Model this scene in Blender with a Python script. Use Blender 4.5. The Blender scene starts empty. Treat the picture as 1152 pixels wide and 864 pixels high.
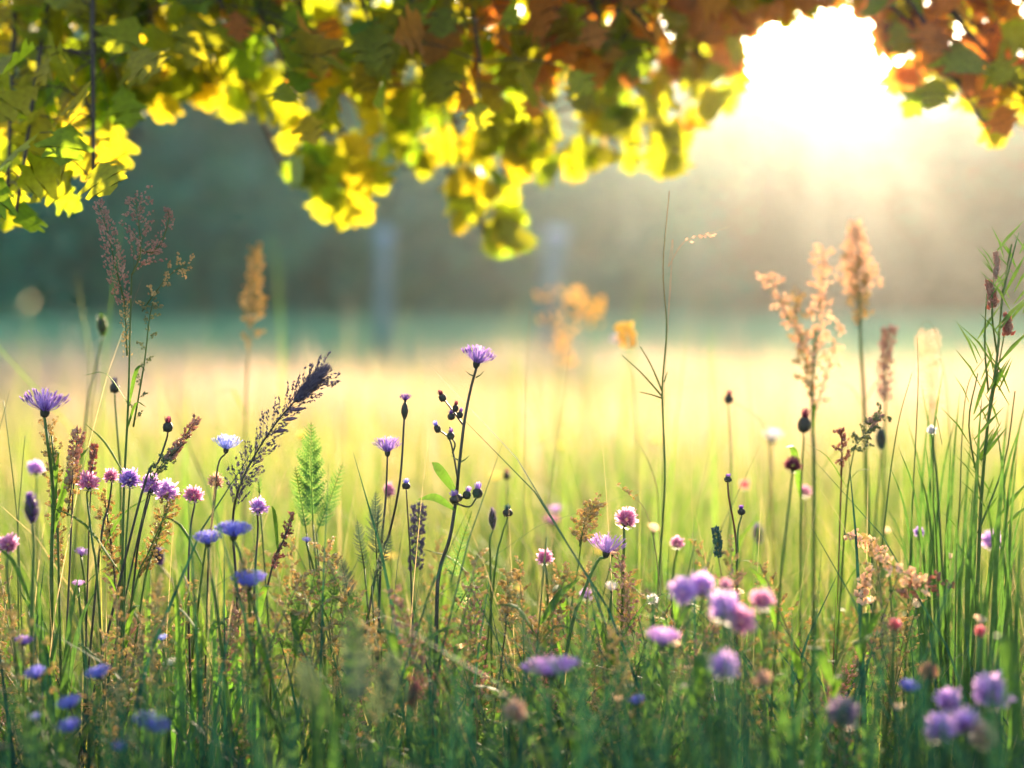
import bpy, math, random
import numpy as np
from mathutils import Vector, Matrix

R = math.radians
rng = random.Random(7)
nrg = np.random.default_rng(11)
S = bpy.context.scene
COL = S.collection

# ------------------------------------------------------------------ camera
CAM_Z, FPX, PITCH = 0.62, 1583.0, 3.33
cd = bpy.data.cameras.new("camera"); cam = bpy.data.objects.new("camera", cd); COL.objects.link(cam)
cam.location = (0, 0, CAM_Z); cam.rotation_euler = (R(90 - PITCH), 0, 0)
cd.sensor_width = 36.0; cd.lens = 36.0 * FPX / 1152; cd.clip_start = 0.02; cd.clip_end = 2000
cd.dof.use_dof = True; cd.dof.focus_distance = 1.30; cd.dof.aperture_fstop = 1.85; cd.dof.aperture_blades = 0
S.camera = cam
# ------------------------------------------------------------------ light
SUN_EL, SUN_AZ = 10.8, 12.1            # azimuth: degrees to the right of the view axis (+Y)
w = bpy.data.worlds.new("World"); S.world = w; w.use_nodes = True
nt = w.node_tree; bg = nt.nodes["Background"]
sky = nt.nodes.new("ShaderNodeTexSky"); sky.sky_type = 'NISHITA'; sky.sun_disc = False
sky.sun_elevation = R(SUN_EL); sky.sun_rotation = R(SUN_AZ)
sky.air_density = 1.0; sky.dust_density = 1.5; sky.ozone_density = 2.0
nt.links.new(sky.outputs[0], bg.inputs[0]); bg.inputs[1].default_value = 0.15
sl = bpy.data.lights.new("sun", 'SUN'); sun = bpy.data.objects.new("sun", sl); COL.objects.link(sun)
sl.energy = 5.0; sl.angle = R(0.5); sl.color = (1.0, 0.75, 0.51)
sd = Vector((math.sin(R(SUN_AZ)) * math.cos(R(SUN_EL)), math.cos(R(SUN_AZ)) * math.cos(R(SUN_EL)), math.sin(R(SUN_EL))))
sun.rotation_euler = sd.to_track_quat('Z', 'Y').to_euler(); sun.location = (8, 30, 20)
S.view_settings.view_transform = 'Standard'; S.view_settings.look = 'None'
S.view_settings.gamma = 1.0; S.view_settings.use_curve_mapping = False
S.view_settings.exposure = 2.38
S.render.engine = 'CYCLES'
cy = S.cycles
cy.use_denoising = True
cy.max_bounces = 10; cy.diffuse_bounces = 6; cy.glossy_bounces = 1; cy.transmission_bounces = 6
cy.transparent_max_bounces = 4; cy.volume_bounces = 0; cy.sample_clamp_indirect = 6.0
cy.caustics_reflective = False; cy.caustics_refractive = False
cy.use_adaptive_sampling = False
HAZE_DENS, HAZE_G = 0.0009, 0.79

# ------------------------------------------------------------------ helpers
_c, _s = math.cos(R(PITCH)), math.sin(R(PITCH))
def P(px, py, d):
    """point on the ray of photo pixel (px, py) at distance d ahead (world y)"""
    u, v = (px - 576) / FPX, (432 - py) / FPX
    dy = _c + v * _s; dz = -_s + v * _c
    k = d / dy
    return Vector((u * k, d, CAM_Z + dz * k))
def proj(p):
    x, y, z = p[0], p[1], p[2] - CAM_Z
    f = y * _c - z * _s; v = y * _s + z * _c
    return 576 + FPX * x / f, 432 - FPX * v / f
def ru(a, b): return rng.uniform(a, b)
def rvec():
    while True:
        v = Vector((ru(-1, 1), ru(-1, 1), ru(-1, 1)))
        if 0.05 < v.length < 1: return v.normalized()
def frame(ax):
    ax = ax.normalized()
    a = Vector((0, 0, 1)) if abs(ax.z) < 0.9 else Vector((1, 0, 0))
    x = ax.cross(a).normalized(); y = ax.cross(x).normalized()
    return ax, x, y
def smooth(pts, n=4):
    """Catmull-Rom through pts"""
    pts = [Vector(p) for p in pts]
    if len(pts) < 3:
        return [pts[0].lerp(pts[-1], i / (n * 2)) for i in range(n * 2 + 1)]
    q = [2 * pts[0] - pts[1]] + pts + [2 * pts[-1] - pts[-2]]
    out = []
    for i in range(1, len(q) - 2):
        p0, p1, p2, p3 = q[i - 1:i + 3]
        for k in range(n):
            t = k / n
            out.append(0.5 * (2 * p1 + (p2 - p0) * t + (2 * p0 - 5 * p1 + 4 * p2 - p3) * t * t + (3 * p1 - p0 - 3 * p2 + p3) * t ** 3))
    out.append(pts[-1]); return out
def along(path, t):
    f = max(0, min(0.9999, t)) * (len(path) - 1); i = int(f)
    return path[i].lerp(path[i + 1], f - i), (path[i + 1] - path[i]).normalized()

class MB:
    def __init__(s): s.v, s.f, s.t = [], [], []
    def add(s, vs, fs, ts):
        o = len(s.v); s.v += [tuple(x) for x in vs]; s.t += ts
        s.f += [tuple(i + o for i in f) for f in fs]
    def tube(s, path, r0, r1, n=5, cap=True):
        m = len(path); vs, fs, ts = [], [], []
        ref = None
        for i, p in enumerate(path):
            tg = (path[min(i + 1, m - 1)] - path[max(i - 1, 0)])
            if tg.length < 1e-9: tg = Vector((0, 0, 1))
            tg.normalize()
            if ref is None: _, ref, _ = frame(tg)
            x = (ref - tg * ref.dot(tg)).normalized(); y = tg.cross(x); ref = x
            k = i / (m - 1); r = r0 + (r1 - r0) * k
            for j in range(n):
                a = 2 * math.pi * j / n
                vs.append(p + (x * math.cos(a) + y * math.sin(a)) * r); ts.append(k)
        for i in range(m - 1):
            for j in range(n):
                fs.append((i * n + j, i * n + (j + 1) % n, (i + 1) * n + (j + 1) % n, (i + 1) * n + j))
        if cap: fs.append(tuple(range(n))[::-1]); fs.append(tuple(range((m - 1) * n, m * n)))
        s.add(vs, fs, ts)
    def strip(s, path, side, wid, fold=0.0):
        """a leaf or petal along path; wid(t) half width; fold lifts the edges off the midrib"""
        m = len(path); vs, fs, ts = [], [], []
        for i, p in enumerate(path):
            k = i / (m - 1); tg = (path[min(i + 1, m - 1)] - path[max(i - 1, 0)]).normalized()
            sd_ = side - tg * side.dot(tg)
            sd_ = sd_.normalized() if sd_.length > 1e-6 else frame(tg)[1]
            up = sd_.cross(tg); h = wid(k)
            vs += [p - sd_ * h + up * h * fold, p, p + sd_ * h + up * h * fold] if fold else [p - sd_ * h, p + sd_ * h]
            ts += [k] * (3 if fold else 2)
        q = 3 if fold else 2
        for i in range(m - 1):
            for j in range(q - 1):
                fs.append((i * q + j, i * q + j + 1, (i + 1) * q + j + 1, (i + 1) * q + j))
        s.add(vs, fs, ts)
    def grain(s, c, ax, ln, r, t=0.5, n=4):
        ax, x, y = frame(ax); vs = [c - ax * ln * .5]
        for j in range(n):
            a = 2 * math.pi * j / n
            vs.append(c - ax * ln * .08 + (x * math.cos(a) + y * math.sin(a)) * r)
        vs.append(c + ax * ln * .5)
        fs = [(0, 1 + (j + 1) % n, 1 + j) for j in range(n)] + [(n + 1, 1 + j, 1 + (j + 1) % n) for j in range(n)]
        s.add(vs, fs, [t] * len(vs))
    def blob(s, c, ax, ln, r, rings=6, segs=9, prof=None, jit=0.0):
        """a closed body of revolution from c along ax"""
        ax, x, y = frame(ax); vs, fs, ts = [c], [], [0.0]
        for i in range(1, rings):
            k = i / rings; rr = r * (prof(k) if prof else math.sin(math.pi * k))
            for j in range(segs):
                a = 2 * math.pi * (j + .5 * (i % 2)) / segs
                vs.append(c + ax * ln * k + (x * math.cos(a) + y * math.sin(a)) * rr * (1 + ru(-jit, jit))); ts.append(k)
        vs.append(c + ax * ln); ts.append(1.0)
        for j in range(segs): fs.append((0, 1 + (j + 1) % segs, 1 + j))
        for i in range(rings - 2):
            for j in range(segs):
                a, b = 1 + i * segs, 1 + (i + 1) * segs
                fs.append((a + j, a + (j + 1) % segs, b + (j + 1) % segs, b + j))
        e = len(vs) - 1; a = 1 + (rings - 2) * segs
        for j in range(segs): fs.append((a + j, a + (j + 1) % segs, e))
        s.add(vs, fs, ts)

OFF = {}
def link_mesh(name, me, mat, parent=None):
    me.materials.append(mat)
    o = bpy.data.objects.new(name, me); COL.objects.link(o)
    if parent: o.parent = parent
    return o
def part(name, mb, mat, parent=None, label=None, flat=False):
    """one mesh object; its vertices (given in world space) are stored relative to its thing"""
    off = OFF.get(parent.name, Vector()) if parent else Vector()
    me = bpy.data.meshes.new(name)
    me.from_pydata([(x - off.x, y - off.y, z - off.z) for x, y, z in mb.v], [], mb.f)
    a = me.attributes.new("t", 'FLOAT', 'POINT'); a.data.foreach_set("value", np.array(mb.t, dtype=np.float32))
    if not flat: me.polygons.foreach_set("use_smooth", np.ones(len(me.polygons), dtype=bool))
    me.update()
    o = link_mesh(name, me, mat, parent)
    if parent: OFF[o.name] = off
    if label: o["label"] = label
    return o
def thing(name, label, cat, loc=(0, 0, 0), group=None):
    o = bpy.data.objects.new(name, None); COL.objects.link(o); o.location = loc
    o.empty_display_size = 0.05
    o["label"] = label; o["category"] = cat; o["kind"] = "thing"
    if group: o["group"] = group
    OFF[o.name] = Vector(loc); return o
def copy_tree(o, parent=None):
    c = o.copy(); COL.objects.link(c)
    if parent: c.parent = parent
    for ch in list(o.children): copy_tree(ch, c)
    return c

# ------------------------------------------------------------------ materials
def mat(name, cols, tip=None, tip_at=(0.4, 1.0), trans=0.4, tmul=(1.6, 1.5, 0.6), rough=0.6, spec=0.25):
    """plant tissue: colour varies from one leaf / petal / grain to the next, and from base to tip"""
    m = bpy.data.materials.new(name); m.use_nodes = True; n = m.node_tree.nodes; L = m.node_tree.links
    n.clear(); out = n.new("ShaderNodeOutputMaterial")
    geo = n.new("ShaderNodeNewGeometry"); rp = n.new("ShaderNodeValToRGB")
    rp.color_ramp.elements.remove(rp.color_ramp.elements[1])
    for i, c in enumerate(cols):
        e = rp.color_ramp.elements[0] if i == 0 else rp.color_ramp.elements.new(i / max(1, len(cols) - 1))
        e.color = (*c, 1)
    L.new(geo.outputs["Random Per Island"], rp.inputs[0]); colour = rp.outputs[0]
    if tip:
        at = n.new("ShaderNodeAttribute"); at.attribute_name = "t"
        mr = n.new("ShaderNodeMapRange"); mr.inputs[1].default_value, mr.inputs[2].default_value = tip_at
        L.new(at.outputs["Fac"], mr.inputs[0])
        mx = n.new("ShaderNodeMix"); mx.data_type = 'RGBA'
        L.new(mr.outputs[0], mx.inputs[0]); L.new(colour, mx.inputs[6]); mx.inputs[7].default_value = (*tip, 1)
        colour = mx.outputs[2]
    # fine mottling
    tx = n.new("ShaderNodeTexCoord"); nz = n.new("ShaderNodeTexNoise"); nz.inputs["Scale"].default_value = 180
    L.new(tx.outputs["Object"], nz.inputs["Vector"])
    mr2 = n.new("ShaderNodeMapRange"); mr2.inputs[1].default_value, mr2.inputs[2].default_value = .3, .7
    mr2.inputs[3].default_value, mr2.inputs[4].default_value = .78, 1.18
    L.new(nz.outputs[0], mr2.inputs[0])
    vm = n.new("ShaderNodeVectorMath"); vm.operation = 'SCALE'
    L.new(colour, vm.inputs[0]); L.new(mr2.outputs[0], vm.inputs[3]); colour = vm.outputs[0]
    pb = n.new("ShaderNodeBsdfPrincipled"); pb.inputs["Roughness"].default_value = rough
    pb.inputs["Specular IOR Level"].default_value = spec
    L.new(colour, pb.inputs["Base Color"])
    if trans:
        tv = n.new("ShaderNodeVectorMath"); tv.operation = 'MULTIPLY'; tv.inputs[1].default_value = tmul
        L.new(colour, tv.inputs[0])
        tr = n.new("ShaderNodeBsdfTranslucent"); L.new(tv.outputs[0], tr.inputs[0])
        ms = n.new("ShaderNodeMixShader"); ms.inputs[0].default_value = trans
        L.new(pb.outputs[0], ms.inputs[1]); L.new(tr.outputs[0], ms.inputs[2]); L.new(ms.outputs[0], out.inputs[0])
    else: L.new(pb.outputs[0], out.inputs[0])
    return m

M = {}
M['grass'] = mat("meadow grass", [(.05, .11, .018), (.075, .15, .02), (.11, .18, .03), (.16, .19, .04), (.30, .26, .09)], tip=(.34, .30, .12), tip_at=(.5, 1.1), trans=.5, tmul=(1.9, 1.9, .95))
M['grass_deep'] = mat("fresh grass", [(.03, .09, .022), (.042, .115, .025), (.06, .135, .028), (.085, .15, .03)], tip=(.14, .2, .04), tip_at=(.5, 1.2), trans=.5, tmul=(2.0, 2.2, .8))
M['grass_far'] = mat("dry field grass", [(.16, .19, .08), (.28, .26, .13), (.40, .33, .20), (.47, .37, .25), (.50, .38, .28)], tip=(.56, .44, .32), tip_at=(.4, 1.1), trans=.55, tmul=(1.4, 1.22, 1.15))
M['grass_cool'] = mat('shade-cooled far grass', [(.07, .20, .12), (.10, .24, .14), (.15, .26, .15)], trans=.4, tmul=(1.3, 1.6, 1.3))  # cool tint puts the treeline's shade into the grass colour
M['grass_mid'] = mat('meadow grass in seed', [(.08, .14, .04), (.12, .18, .05), (.20, .21, .08), (.30, .26, .13), (.38, .31, .18)], tip=(.42, .35, .20), tip_at=(.45, 1.1), trans=.5, tmul=(1.65, 1.45, 1.15))
M['grass_shade'] = mat('shade-toned blue green blade', [(.012, .05, .034), (.018, .065, .04), (.03, .085, .035)], trans=.25, tmul=(1.5, 1.9, 1.2), spec=.08)  # foreground shade painted into the blades: darker, less translucent
M['tuft_shade'] = mat('shade-toned tuft blade', [(.035, .08, .025), (.05, .10, .028), (.075, .12, .03)], trans=.4, tmul=(1.6, 1.9, .9), spec=.12)  # tuft green darkened to carry shade in its colour
M['stem'] = mat("green stem", [(.07, .13, .035), (.10, .16, .04)], trans=.35, rough=.5)
M['stem_dark'] = mat("dark purple green stem", [(.045, .05, .03), (.055, .04, .035)], trans=.1, rough=.5)
M['stem_red'] = mat("reddish stem", [(.16, .05, .025), (.13, .06, .03)], trans=.15, rough=.5)
M['stem_straw'] = mat("straw stem", [(.28, .24, .09), (.22, .2, .07)], trans=.2, rough=.6)
M['leaf'] = mat("herb leaf", [(.05, .11, .025), (.07, .14, .03), (.09, .16, .03)], trans=.45, tmul=(2.0, 2.1, .7), rough=.65, spec=.08)
M['feather'] = mat("feathery herb leaf", [(.06, .13, .045), (.09, .17, .05), (.11, .18, .06)], trans=.45, tmul=(1.7, 1.8, .9))
M['feather_grey'] = mat("grey green feathery leaf", [(.07, .10, .06), (.09, .12, .07)], trans=.35, tmul=(1.5, 1.5, 1.0))
M['calyx'] = mat("dark scaly calyx", [(.03, .02, .025), (.05, .04, .03), (.06, .06, .025)], trans=.1)
M['calyx_green'] = mat("green calyx", [(.06, .10, .035), (.05, .08, .03)], trans=.2)
def petal(name, a, b, tip, trans=.58, **k): return mat(name, [a, b], tip=tip, tip_at=(.35, 1.0), trans=trans, tmul=k.pop('tmul', (1.5, 1.5, 1.5)), rough=.7, **k)
M['purple'] = petal("purple petals", (.17, .08, .30), (.23, .12, .38), (.42, .28, .60))
M['violet'] = petal("deep violet fluff", (.06, .02, .14), (.10, .04, .2), (.20, .10, .36))
M['blue'] = petal("blue petals", (.14, .11, .40), (.18, .16, .48), (.27, .27, .66))
M['paleblue'] = petal("pale blue petals", (.20, .22, .52), (.28, .30, .6), (.45, .48, .8))
M['lilac'] = petal("lilac petals", (.38, .19, .46), (.46, .25, .53), (.60, .40, .66))
M['pink'] = petal("pink petals", (.42, .13, .26), (.48, .19, .33), (.60, .32, .44))
M['rose'] = petal("rose red petals", (.55, .08, .12), (.62, .14, .18), (.75, .30, .30))
M['darkred'] = petal("dark red bud", (.10, .012, .03), (.13, .02, .035), (.22, .06, .09))
M['white'] = petal("white petals", (.6, .56, .52), (.7, .64, .62), (.8, .76, .78), tmul=(1.1, 1.1, 1.1))
M['yellow'] = petal("yellow petals", (.80, .56, .10), (.84, .62, .14), (.88, .70, .22), trans=.7, tmul=(1.1, 1.1, 1.1))
M['orange'] = petal("orange petals", (.84, .56, .20), (.86, .62, .24), (.88, .68, .30), trans=.7, tmul=(1.15, 1.15, 1.1))
M['peach'] = mat("peach sorrel grains", [(.74, .55, .40), (.80, .64, .48), (.82, .70, .52), (.78, .58, .45)], trans=.7, tmul=(1.3, 1.25, 1.2))
M['rust'] = mat("rust red sorrel grains", [(.30, .12, .09), (.42, .19, .13), (.52, .29, .2), (.34, .13, .11)], trans=.55, tmul=(1.4, 1.3, 1.2))
M['brownpink'] = mat("brown pink grains", [(.36, .21, .16), (.46, .30, .22), (.54, .38, .29)], trans=.55, tmul=(1.4, 1.3, 1.3))
M['plume'] = mat("grey purple plume hairs", [(.11, .09, .13), (.16, .13, .18), (.22, .18, .22)], trans=.5, tmul=(1.4, 1.3, 1.5))
M['seed'] = mat("straw seed grains", [(.40, .31, .14), (.52, .41, .2), (.6, .47, .27), (.34, .28, .1)], trans=.6, tmul=(1.4, 1.35, 1.1))
M['seed_green'] = mat("grey green grains", [(.15, .18, .10), (.20, .23, .12), (.28, .28, .15)], trans=.5)
M['teal'] = mat("blue green spike", [(.04, .09, .09), (.06, .12, .11)], trans=.25, tmul=(1.2, 1.5, 1.4))
M['treeleaf'] = mat("sunlit tree leaf", [(.035, .085, .012), (.06, .10, .012), (.10, .115, .012), (.07, .09, .01), (.13, .11, .012), (.05, .07, .01)], trans=.55, tmul=(6.6, 5.6, 1.3), rough=.45, spec=.22)
M['bronze_sunveil'] = mat("sun-tinted bronze tree leaf", [(.13, .07, .018), (.16, .085, .02), (.15, .06, .018), (.14, .10, .018)], trans=.58, tmul=(5.6, 4.0, 1.7), rough=.45, spec=.22)  # rust leaves; their brown also stands in for the orange sun veil
M['bark'] = mat("bark", [(.07, .045, .03), (.06, .04, .028)], trans=0, rough=.9)
M['crown'] = mat("far crown leaves", [(.012, .15, .10), (.018, .19, .11), (.035, .22, .10), (.014, .16, .12)], trans=.3, tmul=(1.5, 1.6, .8))
M['crown_light'] = mat("far pale crown leaves", [(.05, .29, .14), (.07, .34, .15), (.10, .36, .14)], trans=.5, tmul=(1.6, 1.6, .8))
M['crown_sunveil'] = mat("far sun-tinted brown crown leaves", [(.09, .07, .03), (.12, .08, .035), (.08, .08, .03)], trans=.4, tmul=(1.7, 1.5, .9))  # warm sun glow put into the crown colour near the sun
def solid(name, col, rough=.6, noise=(40, .25)):
    m = bpy.data.materials.new(name); m.use_nodes = True; n = m.node_tree.nodes; L = m.node_tree.links
    pb = n["Principled BSDF"]; pb.inputs["Roughness"].default_value = rough
    tx = n.new("ShaderNodeTexCoord"); nz = n.new("ShaderNodeTexNoise"); nz.inputs["Scale"].default_value = noise[0]; nz.inputs["Detail"].default_value = 6
    L.new(tx.outputs["Object"], nz.inputs["Vector"]); rp = n.new("ShaderNodeValToRGB")
    rp.color_ramp.elements[0].position, rp.color_ramp.elements[1].position = .3, .7
    rp.color_ramp.elements[0].color = (*[c * (1 - noise[1]) for c in col], 1)
    rp.color_ramp.elements[1].color = (*[c * (1 + noise[1]) for c in col], 1)
    L.new(nz.outputs[0], rp.inputs[0]); L.new(rp.outputs[0], pb.inputs["Base Color"]); return m
M['post'] = solid("faded blue paint", (.03, .12, .13), .5, (12, .2))
M['cap'] = solid("pale blue cap", (.08, .26, .32), .4, (12, .1))

# ------------------------------------------------------------------ setting
def ground():
    n = 121; ext = 260.0
    g = np.linspace(-1, 1, n); g = np.sign(g) * np.abs(g) ** 2.2 * ext
    X, Y = np.meshgrid(g, g); r = np.hypot(X, Y)
    Z = 0.25 * np.sin(X * .11 + 1) * np.sin(Y * .07) * np.clip((r - 12) / 40, 0, 1) - 0.01
    v = np.stack([X, Y, Z], -1).reshape(-1, 3)
    idx = np.arange(n * n).reshape(n, n)
    f = np.stack([idx[:-1, :-1], idx[:-1, 1:], idx[1:, 1:], idx[1:, :-1]], -1).reshape(-1, 4)
    me = bpy.data.meshes.new("ground"); me.from_pydata(v.tolist(), [], f.tolist()); me.update()
    m = bpy.data.materials.new("meadow soil and thatch"); m.use_nodes = True; nn = m.node_tree.nodes; L = m.node_tree.links
    tx = nn.new("ShaderNodeTexCoord"); a = nn.new("ShaderNodeTexNoise"); a.inputs["Scale"].default_value = .25; a.inputs["Detail"].default_value = 8
    L.new(tx.outputs["Object"], a.inputs["Vector"]); rp = nn.new("ShaderNodeValToRGB")
    for e, (p, c) in zip((rp.color_ramp.elements[0], rp.color_ramp.elements[1], rp.color_ramp.elements.new(.5)), ((.32, (.05, .09, .025)), (.7, (.12, .15, .045)), (.5, (.075, .12, .035)))):
        e.position = p; e.color = (*c, 1)
    L.new(a.outputs[0], rp.inputs[0]); L.new(rp.outputs[0], nn["Principled BSDF"].inputs["Base Color"])
    nn["Principled BSDF"].inputs["Roughness"].default_value = .95; nn["Principled BSDF"].inputs["Specular IOR Level"].default_value = .1
    o = link_mesh("ground", me, m); o["kind"] = "structure"
ground()
def haze():
    x, y0, y1, z0, z1 = 265, -265, 265, -2.0, 19.0
    v = [(-x, y0, z0), (x, y0, z0), (x, y1, z0), (-x, y1, z0), (-x, y0, z1), (x, y0, z1), (x, y1, z1), (-x, y1, z1)]
    f = [(3, 2, 1, 0), (4, 5, 6, 7), (0, 1, 5, 4), (1, 2, 6, 5), (2, 3, 7, 6), (3, 0, 4, 7)]
    me = bpy.data.meshes.new("haze"); me.from_pydata(v, [], f); me.update()
    m = bpy.data.materials.new("morning haze"); m.use_nodes = True; n = m.node_tree.nodes; n.clear()
    out = n.new("ShaderNodeOutputMaterial"); pv = n.new("ShaderNodeVolumePrincipled")
    pv.inputs["Color"].default_value = (.92, .97, .90, 1); pv.inputs["Density"].default_value = HAZE_DENS
    pv.inputs["Anisotropy"].default_value = HAZE_G
    pv.inputs["Density Attribute"].default_value = ""; pv.inputs["Color Attribute"].default_value = ""; pv.inputs["Temperature Attribute"].default_value = ""
    m.node_tree.links.new(pv.outputs[0], out.inputs["Volume"])
    try: m.cycles.homogeneous_volume = True
    except Exception: pass
    o = link_mesh("haze", me, m); o["kind"] = "stuff"; o["label"] = "warm bright haze in the air over the meadow"
haze()

def blades(name, base, H, W, lean, segs, m, label):
    n = len(base)
    az = nrg.uniform(0, 2 * np.pi, n); fa = az + nrg.normal(np.pi / 2, .5, n)
    dx, dy = np.cos(az), np.sin(az); sx, sy = np.cos(fa), np.sin(fa)
    V = np.zeros((n, segs + 1, 2, 3), np.float32); T = np.zeros((n, segs + 1, 2), np.float32)
    for k in range(segs + 1):
        s = k / segs
        o = lean * H * s ** 2.1; z = H * s * (1 - .35 * np.clip(lean, 0, 1.2) * s * s)
        wd = W * np.maximum(.04, (1 - s ** 2) * (.65 + .35 * min(1, s * 4)))
        for j, sg in enumerate((-1, 1)):
            V[:, k, j, 0] = base[:, 0] + dx * o + sx * wd * sg
            V[:, k, j, 1] = base[:, 1] + dy * o + sy * wd * sg
            V[:, k, j, 2] = z
        T[:, k] = s
    q = np.arange(segs)[None, :] * 2 + (np.arange(n) * (segs + 1) * 2)[:, None]
    F = np.stack([q, q + 1, q + 3, q + 2], -1).reshape(-1).astype(np.int32)
    me = bpy.data.meshes.new(name); nv = V.size // 3
    me.vertices.add(nv); me.vertices.foreach_set("co", V.reshape(-1))
    me.loops.add(len(F)); me.loops.foreach_set("vertex_index", F)
    np_ = len(F) // 4; me.polygons.add(np_)
    me.polygons.foreach_set("loop_start", np.arange(0, len(F), 4, dtype=np.int32))
    me.polygons.foreach_set("use_smooth", np.ones(np_, dtype=bool))
    a = me.attributes.new("t", 'FLOAT', 'POINT'); a.data.foreach_set("value", T.reshape(-1))
    me.update(calc_edges=True)
    o = link_mesh(name, me, m); o["kind"] = "stuff"; o["label"] = label; return o
def field(n, d0, d1, margin=.5, spread=.47, power=1.0):
    u = nrg.uniform(0, 1, n) ** power
    d = np.sqrt(d0 ** 2 + (d1 ** 2 - d0 ** 2) * u)
    return np.stack([nrg.uniform(-1, 1, n) * (spread * d + margin), d], -1)
def clump(b, size, amt):
    """pull roots toward random tuft centres"""
    c = np.round(b / size) * size + (np.sin(np.round(b / size) * 12.9898 * np.array([1, 1.7])).sum(-1, keepdims=True) * size * .4)
    return b + (c - b) * amt * nrg.uniform(0, 1, (len(b), 1))
b = clump(field(15000, .62, 3.2), .09, .75)
hd = lambda b: .46 + .62 * np.clip((b[:, 1] - .95) / .75, 0, 1)      # shortened near the camera so the taller grass behind shades it
blades("grass", b, nrg.gamma(10, .0265, len(b)) * (1 + .12 * np.sin(b[:, 0] * 9)) * hd(b), nrg.uniform(.0010, .0026, len(b)), np.abs(nrg.normal(.25, .3, len(b))), 5, M['grass_deep'], "fresh green grass blades in the near meadow")
b = clump(field(9000, .8, 4.0), .12, .6)
blades("grass", b, nrg.gamma(14, .0235, len(b)) * hd(b), nrg.uniform(.0006, .0015, len(b)), np.abs(nrg.normal(.18, .22, len(b))), 5, M['grass'], "fine tall meadow grass with drying tips")
b = clump(field(5200, .64, 1.2), .05, .5)
blades("grass", b, nrg.gamma(18, .0185, len(b)), nrg.uniform(.0014, .0034, len(b)), np.abs(nrg.normal(.35, .3, len(b))), 5, M['grass_shade'], "shade-toned blue green grass close to the lens")
b = clump(field(9000, .9, 2.6), .07, .6)
blades("grass", b, nrg.gamma(12, .022, len(b)), nrg.uniform(.0005, .0011, len(b)), np.abs(nrg.normal(.5, .35, len(b))), 6, M['grass_deep'], "hair-fine bent green grass between the flowers")
b = field(2600, .85, 2.8)
blades("low_vegetation", b, nrg.gamma(9, .022, len(b)), nrg.uniform(.0018, .0042, len(b)), np.abs(nrg.normal(.6, .3, len(b))), 5, M['leaf'], "low broad green leaves of meadow herbs")
patch = lambda b: np.sin(b[:, 0] * 1.9 + 2.1 * np.sin(b[:, 1] * .8)) + np.sin(b[:, 1] * 1.3 + 1.7 * np.sin(b[:, 0] * .9 + 1)) + .35 * b[:, 0] / b[:, 1] * 2 + nrg.normal(0, .5, len(b))
b = field(66000, 2.4, 9.5); f = patch(b); hh = 1 + .13 * np.clip(f, -1.5, 1.5); g = b[f < .2]; dr = b[f >= .2]
blades("grass", g, nrg.gamma(14, .0185, len(g)) * hh[f < .2], nrg.uniform(.0014, .0032, len(g)), np.abs(nrg.normal(.25, .25, len(g))), 3, M['grass_mid'], "golden green meadow grass in patches behind the flowers")
blades("dry_grass", dr, nrg.gamma(16, .0178, len(dr)) * hh[f >= .2], nrg.uniform(.0014, .0032, len(dr)), np.abs(nrg.normal(.3, .25, len(dr))), 3, M['grass_far'], "straw coloured dry grass in patches of the sunlit field")
b = field(70000, 7.0, 42, 3); f = patch(b * .5)
blades("grass", b, nrg.gamma(12, .022, len(b)) * (1 + .12 * np.clip(f, -1.5, 1.5)), nrg.uniform(.007, .016, len(b)), np.abs(nrg.normal(.3, .25, len(b))), 2, M['grass_cool'], "shade-cooled green grass toward the far treeline")
b = clump(field(2600, 1.15, 2.1), .1, .5)
blades("grass", b, nrg.gamma(30, .0138, len(b)), nrg.uniform(.0004, .0009, len(b)), np.abs(nrg.normal(.4, .3, len(b))), 6, M['grass_mid'], "fine tall bent grass blades between the flower stems")

# ------------------------------------------------------------------ far trees and posts
TS = 0.86
def tree(x, y, H, wd, m, label, name="tree", trunk=True, n=3600, low=.05):
    x, y, H, wd = x * TS, y * TS, H * TS, wd * TS
    t = thing(name, label, "tree" if name == "tree" else "bush", (x, y, 0), "trees of the far treeline" if name == "tree" else "bushes under the treeline")
    tk = MB(); o = Vector((x, y, 0))
    tk.tube(smooth([o + Vector((0, 0, -.1)), o + Vector((ru(-.1, .1), 0, H * .25)), o + Vector((ru(-.3, .3), 0, H * .6)), o + Vector((ru(-.4, .4), ru(-.3, .3), H * .9))], 3), H * .022, H * .004, 8)
    lobes = []
    for k in range(15):
        a = k * 2.4; hh = H * (low + .10 + .70 * (k + .5) / 15); rr = wd * .5 * (1 - .75 * abs((hh / H - .45))) * ru(.45, .75)
        c = o + Vector((math.cos(a) * rr, math.sin(a) * rr, hh)); lobes.append((c, wd * ru(.22, .34)))
        tk.tube(smooth([o + Vector((0, 0, hh * .55)), o.lerp(c, .5) + Vector((0, 0, hh * .25)), c], 3), H * .008, H * .002, 5)
    lobes.append((o + Vector((0, 0, H * .86)), wd * .22))
    if name == "bush":
        for k in range(7): lobes.append((o + Vector((wd * (k - 3) / 6.5, ru(-.3, .3), H * .13)), wd * .15))
    part("trunk", tk, M['bark'], t)
    cr = MB(); sz = max(H * .045, .26)
    for k in range(n):
        c, r = rng.choice(lobes); q = c + rvec() * r * ru(.25, 1) ** .5 * Vector((1, 1, .85)).length / 1.65
        if q.z < H * low * .5: continue
        ax, s1, s2 = frame(rvec()); a_ = sz * ru(.5, 1.3); b_ = a_ * ru(.5, .9)
        cr.add([q - s1 * a_, q - s2 * b_ + ax * a_ * .2, q + s1 * a_, q + s2 * b_ + ax * a_ * .2], [(0, 1, 2, 3)], [0.5] * 4)
    part("crown", cr, m, t, flat=True)
    return t
ORD = ["leftmost", "second from left", "third from left", "fourth from left", "fifth from left", "sixth from left", "seventh from left", "eighth from left", "ninth from left", "tenth from left", "second from right", "rightmost"]
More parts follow.
